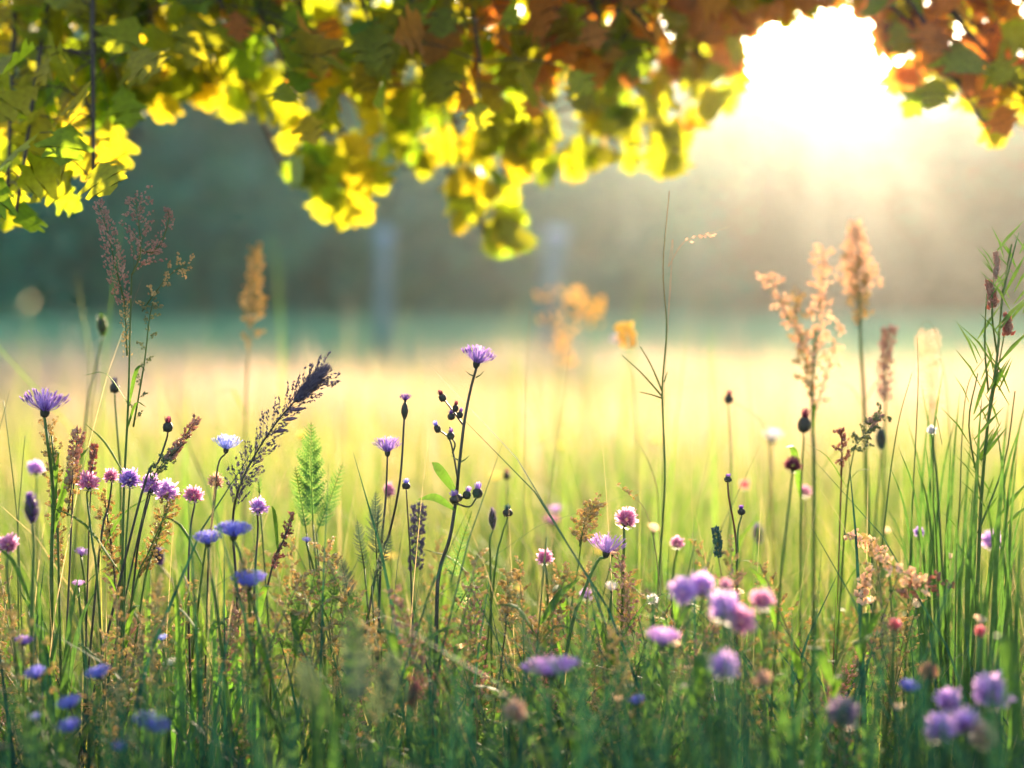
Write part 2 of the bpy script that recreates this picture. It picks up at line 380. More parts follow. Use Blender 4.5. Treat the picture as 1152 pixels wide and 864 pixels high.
TR = [(-24, 54, 15, 9, 'crown'), (-18.5, 60, 17, 10, 'crown_light'), (-13, 55, 14, 8.5, 'crown'), (-8.5, 62, 16, 9.5, 'crown'), (-3.5, 58, 13, 8, 'crown_light'), (1.2, 64, 13, 8.5, 'crown'),
      (5.6, 60, 11.8, 9.5, 'crown_light'), (9.8, 63, 10.6, 10, 'crown_sunveil'), (14, 65, 10.0, 10, 'crown_sunveil'), (18.5, 63, 10.4, 10, 'crown'), (23.5, 60, 10.5, 8.5, 'crown_sunveil'), (29, 58, 11, 9, 'crown')]
for i, (x, y, H, wd, m) in enumerate(TR):
    kind = {'crown': 'dark green', 'crown_light': 'pale green', 'crown_sunveil': 'sun-glow-tinted brownish'}[m]
    tree(x, y, H, wd, M[m], f"blurred {kind} tree, {ORD[i]} in the far treeline")
BO = ["leftmost", "second from left", "third from left", "fourth from left", "fifth from left", "third from right", "second from right", "rightmost"]
for i, (x, y, H, wd, m) in enumerate([(-23, 50, 5.5, 10, 'crown'), (-16, 51, 5.2, 10, 'crown'), (-9.5, 50, 5.0, 9.5, 'crown'), (-3, 52, 5.0, 9, 'crown'), (3.6, 51, 4.8, 9, 'crown'), (10, 54, 4.2, 9, 'crown_sunveil'), (17, 54, 4.4, 10, 'crown_sunveil'), (24, 52, 5.0, 10, 'crown')]):
    tree(x, y, H, wd, M[m], f"low dark bush at the field edge, {BO[i]} of the row", name="bush", n=3000, low=.0)
def post(px, top, bot, d, wpx, lean, label):
    a, b_ = P(px + lean, top, d), P(px, bot, d); b_.z = 0
    r = wpx * d / FPX / 2
    t = thing("post", label, "post", b_, "blue posts in the field")
    mb = MB(); ax = (a - b_)
    mb.tube([b_ - ax * .04, b_ + ax * .3, b_ + ax * .7, b_ + ax * .93], r, r * .96, 14); part("shaft", mb, M['post'], t)
    mc = MB(); mc.blob(b_ + ax * .9, ax, ax.length * .1, r * 1.22, 8, 14, lambda k: min(1, k * 8) * math.sqrt(max(0, 1 - max(0, (k - .45) / .55) ** 2))); part("cap", mc, M['cap'], t)
post(432, 256, 420, 13, 17, 0, "upright blue post with rounded cap, far left of centre in the field")
post(613, 255, 372, 15, 24, 14, "leaning wider blue post behind the orange flowers")

# ------------------------------------------------------------------ overhanging tree
def yb(px):
    """lower edge of the hanging foliage, in photo pixels"""
    pts = [(-400, 250), (0, 258), (42, 232), (60, 205), (75, 222), (135, 215), (150, 130), (200, 112), (265, 108), (290, 140), (328, 190), (345, 236), (418, 234), (440, 180), (465, 170), (500, 235), (545, 270), (595, 265), (612, 175), (660, 195), (700, 175), (770, 190), (800, 140), (835, 105), (852, 60), (880, 34), (940, 26), (975, 64), (1000, 112), (1040, 112), (1075, 100), (1095, 150), (1152, 165), (1500, 180)]
    for (a, ya), (b_, yb_) in zip(pts, pts[1:]):
        if a <= px <= b_: return ya + (yb_ - ya) * (px - a) / (b_ - a)
    return 150
def leaf_mesh(mb, base, dr, nrm, L):
    """a lobed leaf: midrib, five to seven rounded lobes, gently cupped"""
    dr = dr.normalized(); s1 = dr.cross(nrm)
    if s1.length < 1e-4: s1 = frame(dr)[1]
    s1.normalize(); up = s1.cross(dr); Wd = L * ru(.40, .52)
    prof = [(0, .03), (.07, .10), (.16, .52), (.24, .62), (.31, .36), (.40, .72), (.50, 1.0), (.57, .86), (.61, .45), (.70, .66), (.78, .70), (.83, .40), (.92, .30), (1.0, .0)]
    cup = ru(-.3, .65); bend = ru(-.2, .7)
    vs, ts, fs = [], [], []
    def pt(s_, w_): return base + dr * L * (s_ - .12 * bend * s_ * s_) + s1 * Wd * w_ + up * (abs(w_) * Wd * cup - bend * L * .35 * s_ * s_)
    for s_, w_ in prof:
        j = ru(.9, 1.1); lift = 0.10 if w_ > .5 else 0
        vs += [pt(s_, 0), pt(min(1, s_ + lift), -w_ * j), pt(min(1, s_ + lift), w_ * j * ru(.92, 1.08))]
        ts += [0, 1, 1]
    for i in range(len(prof) - 1):
        a = i * 3; fs += [(a, a + 3, a + 4, a + 1), (a, a + 2, a + 5, a + 3)]
    mb.add(vs, fs, ts)
def hanging_tree():
    base = Vector((-2.55, 2.7, 0))
    t = thing("tree", "leafy tree whose low boughs hang over the top of the view", "tree", base)
    tk = MB()
    tk.tube(smooth([base + Vector((0, 0, -.1)), base + Vector((.02, 0, .5)), base + Vector((.05, -.02, 1.3)), base + Vector((-.05, .05, 2.4)), base + Vector((.1, .1, 4.2))], 5), .17, .09, 14)
    part("trunk", tk, M['bark'], t)
    limb = smooth([base + Vector((.04, 0, 1.0)), Vector((-1.6, 2.35, 1.36)), Vector((-.7, 2.15, 1.38)), Vector((0.1, 2.1, 1.33)), Vector((.75, 2.1, 1.26)), Vector((1.45, 2.2, 1.2)), Vector((2.0, 2.3, 1.22))], 8)
    lm = MB(); lm.tube(limb, .05, .012, 9); part("bough", lm, M['bark'], t)
    # (tip px, tip py, depth at tip, leaves, bronze share, start on the bough)
    # mass: darker foliage above; sprays: sunlit ends that hang lower and farther out
    BR = [(-120, 190, 1.75, 40, 0, 20), (8, 225, 1.50, 34, 0, 26), (30, 90, 1.80, 110, 0, 0), (18, 240, 1.45, 12, 0, 26), (105, 205, 1.45, 30, 0, 26), (110, 60, 1.70, 120, 0, 0), (180, 80, 1.70, 90, 0, -10), (235, 95, 1.80, 40, .05, 0), (250, 10, 1.65, 80, .05, -20),
          (330, 90, 1.65, 80, .05, -60), (420, 40, 1.65, 90, .1, -60), (480, 110, 1.70, 50, .1, -70), (540, 70, 1.65, 95, .35, -70), (620, 40, 1.70, 95, .6, -60), (690, 60, 1.75, 60, .6, -60), (740, 50, 1.75, 80, .7, -50), (800, 30, 1.85, 50, .6, -10), (830, 0, 1.90, 26, .6, 0),
          (215, 112, 1.85, 16, 0, 26), (262, 108, 1.90, 14, 0, 26), (318, 190, 1.85, 20, 0, 26), (358, 225, 1.90, 24, 0, 28), (408, 222, 1.95, 26, 0, 28), (455, 190, 2.00, 22, 0, 26), (508, 225, 1.95, 24, 0, 28), (545, 265, 1.95, 24, 0, 28), (585, 275, 2.00, 22, 0, 28),
          (625, 165, 1.95, 24, .05, 26), (665, 190, 1.95, 26, 0, 26), (700, 180, 2.00, 22, 0, 26), (735, 170, 1.95, 20, 0, 26), (768, 190, 1.95, 26, 0, 26), (800, 110, 1.90, 30, .1, 20), (812, 70, 2.00, 26, .1, 10), (835, 60, 2.10, 34, .3, 20), (850, 30, 2.00, 20, .5, 20), (1015, 95, 2.00, 16, .5, 14),
          (868, 5, 1.95, 22, .5, 8), (915, 0, 2.00, 18, .7, 8), (960, -20, 1.90, 40, .8, 0), (1000, 60, 1.85, 50, .9, 0), (1030, 30, 1.70, 70, .95, 0), (1060, 45, 1.90, 60, .9, 0), (1110, 145, 1.65, 22, 0, 26), (1085, 110, 1.90, 14, .1, 26), (1110, 40, 1.80, 70, .85, -20), (1160, 120, 1.70, 46, .5, 0), (1240, 130, 1.75, 44, .4, 0)]
    for (px, py, d, nl, bz, dn) in BR:
        tip = P(px, py, d)
        # leave the bough at the nearest point a bit to its root side
        st = min(limb, key=lambda q: abs(q.x - (tip.x - ru(.1, .25)))).copy()
        mid = st.lerp(tip, .5) + Vector((ru(-.04, .04), ru(-.05, .05), ru(.0, .06)))
        path = smooth([st, mid, tip], 7)
        bm = MB(); bm.tube(path, .010 if d > 1.6 else .006, .0018, 6)
        lg, lz = MB(), MB()
        for k in range(int(nl * (.88 if dn < 12 else 1.4))):
            f = ru(.12, 1.02); q, tg = along(path, f)
            for _try in range(14):
                spread = (.19 if dn < 12 else .12) * (1.15 - .72 * min(1, f))
                v = rvec(); ll = q + Vector((v.x * spread * 1.25, v.y * spread * 1.1, v.z * spread * .8 - .01))
                L = ru(.042, .078) if dn >= 12 else ru(.04, .08); dr = (v + tg * .9 + Vector((0, 0, -.55))).normalized()
                ex, ey = proj(ll + dr * L)
                x_, y_ = proj(ll)
                if max(y_, ey) < yb(ex) + dn and max(y_, ey) < yb(x_) + dn and not (815 < ex < 1010 and ey > 10 and ((ex - 930) / 66) ** 2 + ((ey - 86) / 56) ** 2 < 1 + ru(-.25, .5)): break
            else: continue
            # a short twiglet / petiole ties the leaf to the branch
            bm.tube(smooth([q, q.lerp(ll, .55) + Vector((0, 0, .008)), ll], 2), .0012, .0006, 3, False)
            nr = (Vector((0, -.75, .30)) + rvec() * .75).normalized()
            leaf_mesh(lz if ru(0, 1) < bz else lg, ll, dr, nr, L)
        bo = part("branch", bm, M['bark'], t)
        if lg.v: part("foliage", lg, M['treeleaf'], bo)
        if lz.v: part("foliage", lz, M['bronze_sunveil'], bo, label="bronze brown leaves, tint partly painted sun veil")
hanging_tree()

# ------------------------------------------------------------------ flower heads
def corn(mp, mc, c, ax, r, h, n=64, ragged=.12):
    ax, x, y = frame(ax)
    mc.blob(c - ax * h * .06, ax, h * .44, r * .20, 7, 10, lambda k: math.sin(math.pi * min(1, k * .72 + .06)) ** .8, .08)
    for k in range(26):      # overlapping scales
        a = k * 2.399; z = h * (.02 + .34 * k / 26); d = x * math.cos(a) + y * math.sin(a); q = c + ax * z + d * r * .17
        mc.strip([q, q + ax * h * .11 + d * r * .03, q + ax * h * .18 + d * r * .06], ax.cross(d), lambda t: r * .05 * (1 - t * .9))
    for k in range(n):       # narrow florets fanning out of the cup
        s = math.sqrt((k + .5) / n); a = k * 2.399 + ru(-.2, .2); d = x * math.cos(a) + y * math.sin(a)
        j = 1 + ru(-ragged, ragged)
        b0 = c + ax * h * .22 + d * r * .10 * s
        tip = c + ax * h * (1.0 - .34 * s ** 3) * j + d * r * s * j
        md = b0.lerp(tip, .55) + d * r * .10 * s - ax * h * .03 * s
        wv = r * .040 + r * .026 * s
        mp.strip([b0, b0.lerp(md, .6), md, tip], ax.cross(d) + rvec() * .25, lambda t: wv * (.35 + .9 * t - .75 * t ** 4))
        if s > .35:          # forked tips
            for sg in (-1, 1):
                e = tip + (ax.cross(d) * sg * .09 + d * .04 + ax * .07) * r
                mp.strip([md.lerp(tip, .45), tip.lerp(e, .4), e], ax, lambda t: wv * .45 * (1 - t * .8))
def clover(mp, mc, c, ax, r, n=85, up=.55):
    ax, x, y = frame(ax); ce = c + ax * r * .75
    mc.blob(c, ax, r * .6, r * .3, 6, 9)
    for k in range(5):
        a = k * 1.26; d = x * math.cos(a) + y * math.sin(a)
        mc.strip([c + d * r * .1, c + d * r * .6 - ax * r * .02, c + d * r * .95 + ax * r * .15], ax.cross(d), lambda t: r * .13 * (1 - t * .9))
    for k in range(n):
        z = 1 - 1.75 * (k + .5) / n; a = k * 2.399; q = math.sqrt(max(0, 1 - z * z)); d = (x * math.cos(a) + y * math.sin(a)) * q + ax * z
        b0 = ce + d * r * .25; j = ru(.72, 1.18); tip = ce + d * r * j + ax * r * .22 * up
        md = b0.lerp(tip, .6) - ax * r * .05
        mp.strip([b0, md, tip], d.cross(rvec()), lambda t: r * (.05 + .085 * math.sin(math.pi * min(1, t * .8 + .1))), .5)
def fluff(mp, mc, c, ax, r, h, n=260):
    ax, x, y = frame(ax)
    mc.blob(c, ax, h, r * .6, 8, 10)
    for k in range(n):
        u = ru(0.02, 1); a = ru(0, 6.28); d = x * math.cos(a) + y * math.sin(a); pr = math.sin(math.pi * min(.97, u * .9 + .08)) ** .6
        b0 = c + ax * h * u * .9 + d * r * .5 * pr; tip = c + ax * h * min(1.05, u + ru(.06, .16)) + d * r * pr * ru(.85, 1.1)
        mp.strip([b0, b0.lerp(tip, .5), tip], ax.cross(d), lambda t: r * .045 * (1.1 - t))
def bud(mp, mc, c, ax, r, h, n=14):
    ax, x, y = frame(ax)
    mc.blob(c, ax, h * .75, r, 7, 10, lambda k: math.sin(math.pi * min(1, k * .85 + .1)) ** .8, .05)
    for k in range(16):
        a = k * 2.399; d = x * math.cos(a) + y * math.sin(a); q = c + ax * h * (.05 + .5 * k / 16) + d * r * .9
        mc.strip([q, q + ax * h * .14 + d * r * .1], ax.cross(d), lambda t: r * .2 * (1 - t * .8))
    for k in range(n):
        a = k * 2.399; s = math.sqrt((k + .5) / n); d = x * math.cos(a) + y * math.sin(a)
        b0 = c + ax * h * .6 + d * r * .4 * s
        mp.strip([b0, b0 + ax * h * .2 + d * r * .35 * s, c + ax * h * ru(.92, 1.08) + d * r * .8 * s], ax.cross(d), lambda t: r * .2 * (1.1 - t * .7))
def spike(mb, path, rad, n, gl, gr, tight=.6):
    """grains packed round an axis; rad(t) is the outline"""
    for k in range(n):
        u = ru(0, 1); q, tg = along(path, u); _, x, y = frame(tg); a = ru(0, 6.28)
        d = x * math.cos(a) + y * math.sin(a); r = rad(u) * ru(.25, 1) ** .6
        mb.grain(q + d * r, tg * tight + d * (1 - tight) + rvec() * .3, gl * ru(.7, 1.25), gr * ru(.7, 1.2), u)
def panicle(mg, ms, path, rad, nb, per, gl, gr, up=.9, t0=.0):
    """an open panicle: thin side branches carrying grains"""
    for k in range(nb):
        u = t0 + (1 - t0) * (k + ru(.2, .8)) / nb; q, tg = along(path, u); _, x, y = frame(tg); a = k * 2.399 + ru(-.4, .4)
        d = x * math.cos(a) + y * math.sin(a); r = rad(u) * ru(.75, 1.15)
        e = q + d * r + tg * r * up; md = q.lerp(e, .5) + tg * r * .14
        br = [q, md, e]; ms.tube(br, gr * .22, gr * .10, 3, False)
        for i in range(per):
            f = ru(.25, 1.0); p_, g_ = along(br, f)
            mg.grain(p_ + rvec() * gr * 1.6, g_ + rvec() * .5, gl * ru(.7, 1.2), gr * ru(.75, 1.2), u)
def feather(mb, path, wid, npair, sub=6, ratio=.22):
    """a twice-divided feathery leaf"""
    m = len(path)
    mb.tube(path, .0007, .0003, 4, False)
    _, sx, sy = frame(path[-1] - path[0])
    side = Vector((1, -.35, 0)); tg0 = (path[-1] - path[0]).normalized(); side = (side - tg0 * side.dot(tg0)).normalized()
    for k in range(npair):
        u = .1 + .88 * k / npair; q, tg = along(path, u); L = wid(u)
        for sg in (-1, 1):
            d = (side * sg + tg * .95 + rvec() * .18).normalized(); e = q + d * L * ru(.85, 1.1)
            pa = [q, q.lerp(e, .5) - tg * L * .05, e]; mb.strip(pa, tg, lambda t: L * .05 * (1.1 - t))
            nrm = side.cross(tg)
            for j in range(sub):
                f = .15 + .85 * j / sub; p_, g_ = along(pa, f)
                for s2 in (-1, 1):
                    dd = (g_ * .9 + (g_.cross(nrm)) * s2 + rvec() * .25).normalized(); l2 = L * ratio * (1.15 - .7 * f)
                    mb.strip([p_, p_ + dd * l2 * .6, p_ + dd * l2], nrm.cross(dd), lambda t: l2 * .24 * (1 - t * t * .9))

# ------------------------------------------------------------------ plants
HERO = []                  # (short phrase, px, py, d) for the neighbours' labels
def ground_end(pts, d):
    """carry a stem path on to the ground"""
    a, b_ = pts[-2], pts[-1]; s = (b_ - a); k = b_.z
    dx = max(-.12, min(.12, s.x / max(.02, -s.z) * k * .5))
    return pts + [Vector((b_.x + dx * .6, b_.y + ru(-.02, .02), b_.z * .45)), Vector((b_.x + dx, b_.y + ru(-.03, .03), -.01))]
def stem_path(px, d, n=5):
    pts = [P(x, y, d + (0 if i == 0 else ru(-.012, .012))) for i, (x, y) in enumerate(px)]
    if len(pts) == 1: pts.append(pts[0] + Vector((ru(-.015, .015), ru(-.01, .01), -.12)))
    return smooth(ground_end(pts, d)[::-1], n)
def add_leaves(t, path, n, L, mtl=None, lo=.05, hi=.55, w=.07):
    for k in range(n):
        q, tg = along(path, ru(lo, hi)); a = ru(0, 6.28); d = Vector((math.cos(a), math.sin(a) * .8, 0)); l = L * ru(.7, 1.25); mb = MB()
        mb.strip(smooth([q, q + d * l * .35 + Vector((0, 0, l * .5)), q + d * l * .75 + Vector((0, 0, l * ru(.35, .8)))], 3), Vector((-d.y, d.x, 0)), lambda t_: l * w * .5 * (math.sin(math.pi * min(1, .12 + t_ * .88)) ** .8 + .02), .35)
        part("leaf", mb, mtl or M['leaf'], t)
def put_head(t, kind, base, ax, r, h, col, cal='calyx'):
    mp, mc = MB(), MB()
    if kind == 'corn': corn(mp, mc, base, ax, r, h)
    elif kind == 'flat': corn(mp, mc, base, ax, r, h, 110, .07)
    elif kind == 'clover': clover(mp, mc, base, ax, r)
    elif kind == 'fluff': fluff(mp, mc, base, ax, r, h)
    elif kind == 'bud': bud(mp, mc, base, ax, r, h)
    hd = part("flower_head" if kind != 'bud' else "bud", mp, M[col], t)
    part("calyx", mc, M[cal], hd)
    return hd
def flower(name, cat, kind, px, py, wpx, hpx, d, col, label, short=None, stem=(), tilt=(0, 0), sm='stem', cal='calyx', r0=None, leaves=2, group=None, lm=None):
    k = d / FPX; r, h = wpx * k / 2, hpx * k
    ax = Vector((tilt[0], tilt[1] - .05, 1)).normalized()
    c = P(px, py, d); base = c - ax * h * (.5 if kind != 'clover' else .5)
    pts = [proj(base)] + list(stem)
    path = stem_path(pts, d)
    t = thing(name, label, cat, (path[0].x, path[0].y, 0), group)
    mb = MB(); r0 = r0 or .0016; mb.tube(path, r0 * 1.25, r0 * .75, 6); part("stem", mb, M[sm], t)
    put_head(t, kind, base, ax, r, h, col, cal)
    if leaves: add_leaves(t, path, leaves, .09, M[lm] if lm else None)
    HERO.append((short or label, px, py, d)); return t

G1 = "purple cornflowers"; G2 = "clover heads among the seed grass"; G3 = "blue cornflowers low on the left"; G4 = "blurred lilac blooms in the right foreground"
# --- tall branching cornflower in the centre
def tall_cornflower():
    d = 1.30
    path = stem_path([(536, 414), (529, 440), (522, 478), (516, 530), (513, 562), (506, 605), (494, 645), (491, 700)], d)
    t = thing("cornflower", "tallest purple cornflower, branching with dark buds, in the centre", "flower", (path[0].x, path[0].y, 0), G1)
    mb = MB(); mb.tube(path, .0021, .0012, 7)
    for br in ([(521, 478), (510, 463), (500, 450)], [(515, 540), (510, 510), (505, 493), (494, 484)], [(509, 510), (512, 500), (508, 492)], [(516, 468), (513, 462)], [(512, 566), (528, 570), (536, 560)], [(508, 490), (506, 480)]):
        mb.tube(smooth([P(x, y, d + .004) for x, y in br], 4), .0010, .0008, 5)
    part("stem", mb, M['stem_dark'], t)
    k = d / FPX
    put_head(t, 'corn', P(535, 414, d), Vector((.22, -.05, 1)), 20 * k, 24 * k, 'purple')
    for (x, y, w_, h_, dx, col, cal) in [(500, 452, 9, 14, -.45, 'darkred', 'calyx'), (512, 464, 7, 13, .1, 'darkred', 'calyx'), (517, 471, 7, 12, .15, 'violet', 'calyx'), (508, 473, 9, 12, -.05, 'violet', 'calyx'), (494, 487, 8, 14, -.4, 'blue', 'calyx'), (507, 495, 9, 13, 0, 'violet', 'calyx'), (537, 561, 12, 18, .05, 'purple', 'calyx'), (515, 566, 16, 15, -.35, 'purple', 'calyx'), (524, 562, 10, 15, .25, 'purple', 'calyx')]:
        put_head(t, 'bud', P(x, y, d + ru(-.004, .004)), Vector((dx, -.05, 1)), w_ * k / 2, h_ * k, col, cal)
    for (x, y, s_) in [(533, 424, -1), (535, 424, 1), (517, 519, -1), (518, 519, 1)]:
        m2 = MB(); q = P(x, y, d); m2.strip([q, q + Vector((s_ * .004, -.001, .002)), q + Vector((s_ * .008, 0, .0055))], Vector((0, 1, .3)), lambda a: .0024 * (1.05 - a) ** .6, .3); part("bract", m2, M['calyx_green'], t)
    for pts, wv in (([(517, 560), (496, 530), (486, 520)], .09), ([(512, 574), (490, 560), (470, 562)], .07)):
        m2 = MB(); m2.strip(smooth([P(x, y, d + .03 * i) for i, (x, y) in enumerate(pts)], 4), Vector((.3, .5, 1)), lambda a: .05 * wv * (math.sin(math.pi * min(1, a + .03)) + .1), .3); part("leaf", m2, M['leaf'], t)
    m2 = MB(); feather(m2, smooth([P(507, 655, d), P(518, 615, d), P(531, 575, d)], 6), lambda u: .016 * (1.1 - u), 12, 4); part("leaf", m2, M['feather'], t)
    m2 = MB(); feather(m2, smooth([P(512, 690, d), P(528, 660, d), P(548, 630, d)], 6), lambda u: .02 * (1.1 - u), 12, 4); part("leaf", m2, M['feather'], t)
    HERO.append(("the tallest purple cornflower", 520, 500, d))
tall_cornflower()
flower("cornflower", "flower", 'corn', 436, 503, 33, 21, 1.30, 'purple', "purple cornflower on a slim dark stem, left of the tallest one", "the slim-stemmed purple cornflower", [(434, 560), (428, 640)], (.02, 0), 'stem_dark', r0=.0012, leaves=2, group=G1)
def long_calyx():
    d = 1.30; path = stem_path([(455, 468), (450, 540), (438, 600), (422, 650)], d)
    t = thing("cornflower", "small half-open dark cornflower with a long bud neck beside purple bloom", "flower", (path[0].x, path[0].y, 0), G1)
    mb = MB(); mb.tube(path, .0016, .001, 6); part("stem", mb, M['stem_dark'], t)
    k = d / FPX; mc = MB(); mc.blob(P(455, 474, d), Vector((.03, 0, 1)), 24 * k, 4.2 * k, 7, 9); part("calyx", mc, M['calyx'], t)
    put_head(t, 'corn', P(456, 453, d), Vector((0, 0, 1)), 7.5 * k, 10 * k, 'violet'); HERO.append(("the half-open dark cornflower", 456, 470, d))
long_calyx()
flower("cornflower", "flower", 'bud', 457, 545, 10, 12, 1.31, 'blue', "small round blue bud below the half-open dark cornflower", "the small round blue bud", [(460, 600), (462, 640)], r0=.0009, sm='stem_dark', leaves=0)
flower("thistle", "flower", 'corn', 51, 455, 52, 29, 1.28, 'purple', "large purple thistle bloom on a scaly stem at the left edge", "the large purple thistle", [(54, 500), (60, 560), (58, 640)], (.1, 0), 'stem', r0=.0017, leaves=4, group=G1)
flower("thistle", "flower", 'fluff', 35, 572, 24, 36, 1.17, 'violet', "dark violet furry oval flower head low at the left edge", "the dark furry oval head", [(38, 620), (36, 700)], (-.05, 0), 'stem')
flower("scabious", "flower", 'corn', 255, 500, 32, 20, 1.30, 'paleblue', "pale blue star-shaped flower on a thin stem under grass plume", "the pale blue flower", [(245, 525), (238, 590), (234, 650)], (.12, 0), 'stem_dark', r0=.001, leaves=1)
for i, (px, py, w_, d, col, lab, st) in enumerate([
    (100, 541, 25, 1.29, 'pink', "rosy clover head left of the pale rosy one, on a curved stem", [(98, 560), (104, 610), (110, 660)]),
    (125, 535, 18, 1.31, 'pink', "small deep pink clover head between the rosy and violet heads", [(122, 570), (112, 620)]),
    (146, 538, 25, 1.29, 'purple', "violet blue clover head between the small pink and mauve heads", [(144, 580), (140, 660)]),
    (170, 545, 26, 1.30, 'lilac', "mauve clover head touching the bright lilac clover", [(158, 600), (150, 660)]),
    (188, 552, 28, 1.32, 'lilac', "bright lilac clover head above the straw seed spikes", [(176, 610), (160, 670)]),
    (218, 556, 22, 1.29, 'pink', "dusty pink clover head with long stem left of brown clover", [(214, 600), (212, 680)]),
    (243, 541, 19, 1.30, 'brownp', "brown fading clover head beneath the pale blue flower", [(238, 590), (228, 640)]),
    (291, 570, 22, 1.28, 'lilac', "single lilac clover head over a whitish bud right of grass plume", [(290, 600), (286, 680)])]):
    if col == 'brownp': M['brownp'] = M['brownpink']
    flower("clover", "flower", 'clover', px, py, w_, w_ * .85, d, col, lab, lab.split(" left of")[0].split(" between")[0].split(" touching")[0].split(" above")[0].split(" with")[0].split(" beneath")[0].split(" over")[0].replace("small", "the small", 1) if False else "the " + lab.split(" head")[0] + " head", st, (ru(-.15, .15), 0), 'stem_dark' if i % 2 else 'stem', 'calyx_green', r0=.0011, leaves=1, group=G2)
flower("cornflower", "flower", 'flat', 234, 607, 34, 18, 1.19, 'blue', "flat violet blue bloom overlapping the left side of a wider one", "the narrower flat violet bloom", [(236, 640), (246, 700)], group=G3)
flower("cornflower", "flower", 'flat', 263, 598, 42, 20, 1.18, 'blue', "wide flat violet blue bloom just behind the narrower one", "the wider flat violet bloom", [(272, 630), (282, 700)], (.05, 0), group=G3)
flower("cornflower", "flower", 'flat', 280, 654, 40, 22, 1.16, 'blue', "violet blue bloom by itself below the overlapping pair", "the lone violet blue bloom", [(288, 690), (300, 740)], group=G3)
for px, py, w_, d, col, lab, sh in [
    (27, 722, 22, 1.14, 'purple', "purple bloom at the left edge above the blue ones", "the purple bloom at the left edge"),
    (40, 758, 25, 1.10, 'blue', "bright blue bloom at the left, under the small purple bloom", "the blue bloom at the left"),
    (111, 758, 30, 1.10, 'blue', "brightest blue bloom in the dark grass at lower left", "the brightest blue bloom"),
    (78, 792, 30, 1.05, 'blue', "tilted blue bloom in shade, upper of two at lower left", "the tilted blue bloom"),
    (78, 818, 27, 1.02, 'blue', "dim blue bloom in shade, lower of two at lower left", "the dim blue bloom"),
    (170, 816, 42, 1.02, 'blue', "wide two-lobed blue bloom with a yellowish leaf beneath", "the wide blue bloom"),
    (40, 807, 14, 1.03, 'blue', "tiny dark blue bloom near the left corner", "the tiny dark blue bloom"),
    (134, 840, 16, .98, 'blue', "tiny blue bloom on the bottom edge", "the tiny blue bloom"),
    (182, 718, 15, 1.2, 'paleblue', "little grey blue bloom amid the grass at lower left", "the little grey blue bloom"),
    (192, 746, 18, 1.22, 'white', "small white lilac floret cluster amid dark grass at lower left", "the white lilac floret"),
    (345, 608, 12, 1.33, 'blue', "tiny blue button on a thin stem beside feathery herb", "the tiny blue button"),
    (92, 622, 17, 1.34, 'purple', "small purple bloom behind the dark seed stalks at left", "the small purple bloom"),
    (88, 657, 15, 1.3, 'lilac', "small dusty lilac head amid the left seed stalks", "the small dusty lilac head"),
    (716, 789, 22, 1.12, 'blue', "thin blue flower seen edge-on in the lower centre grass", "the edge-on blue flower"),
    (1022, 773, 24, 1.05, 'blue', "dull blue bloom amid the lower right grass", "the dull blue bloom")]:
    flower("cornflower", "flower", 'flat' if w_ > 20 else 'corn', px, py, w_, w_ * .55, d, col, lab, sh, [(px + ru(-10, 12), py + 60)], (ru(-.35, .35), ru(-.25, .1)), r0=.0013, leaves=1, group=G3 if col == 'blue' and px < 200 else None)
# --- centre right
flower("cornflower", "flower", 'corn', 683, 615, 44, 25, 1.28, 'lilac', "wide lilac cornflower leaning right, in focus right of centre", "the wide lilac cornflower", [(672, 632), (655, 670), (640, 720)], (.12, 0), 'stem', r0=.0017, leaves=3, group=G1)
flower("clover", "flower", 'clover', 705, 583, 27, 22, 1.34, 'pink', "drooping pink clover head behind the wide lilac cornflower", "the drooping pink clover", [(702, 610), (700, 690)], (.3, 0), leaves=1)
flower("clover", "flower", 'clover', 613, 628, 20, 14, 1.34, 'pink', "little pink and white floret left of the wide lilac cornflower", "the little pink floret", [(615, 650), (617, 700)], leaves=1)
flower("clover", "flower", 'clover', 762, 609, 16, 17, 1.42, 'pink', "faint pink floret beside the tall thin grass stalk", "the faint pink floret", [(758, 640), (756, 700)], leaves=1)
flower("scabious", "flower", 'corn', 688, 661, 16, 14, 1.3, 'white', "tiny white and blue floret under the wide lilac cornflower", "the tiny white floret", [(686, 690), (684, 740)], leaves=1)
flower("scabious", "flower", 'clover', 734, 672, 13, 15, 1.24, 'white', "tiny blush white bud at the foot of the tall thin stalk", "the blush white bud", [(735, 720)], leaves=0)
flower("scabious", "flower", 'clover', 660, 665, 16, 20, 1.45, 'lilac', "pale lilac head blurred behind the white floret", "the pale lilac blurred head", [(660, 700)], leaves=0)
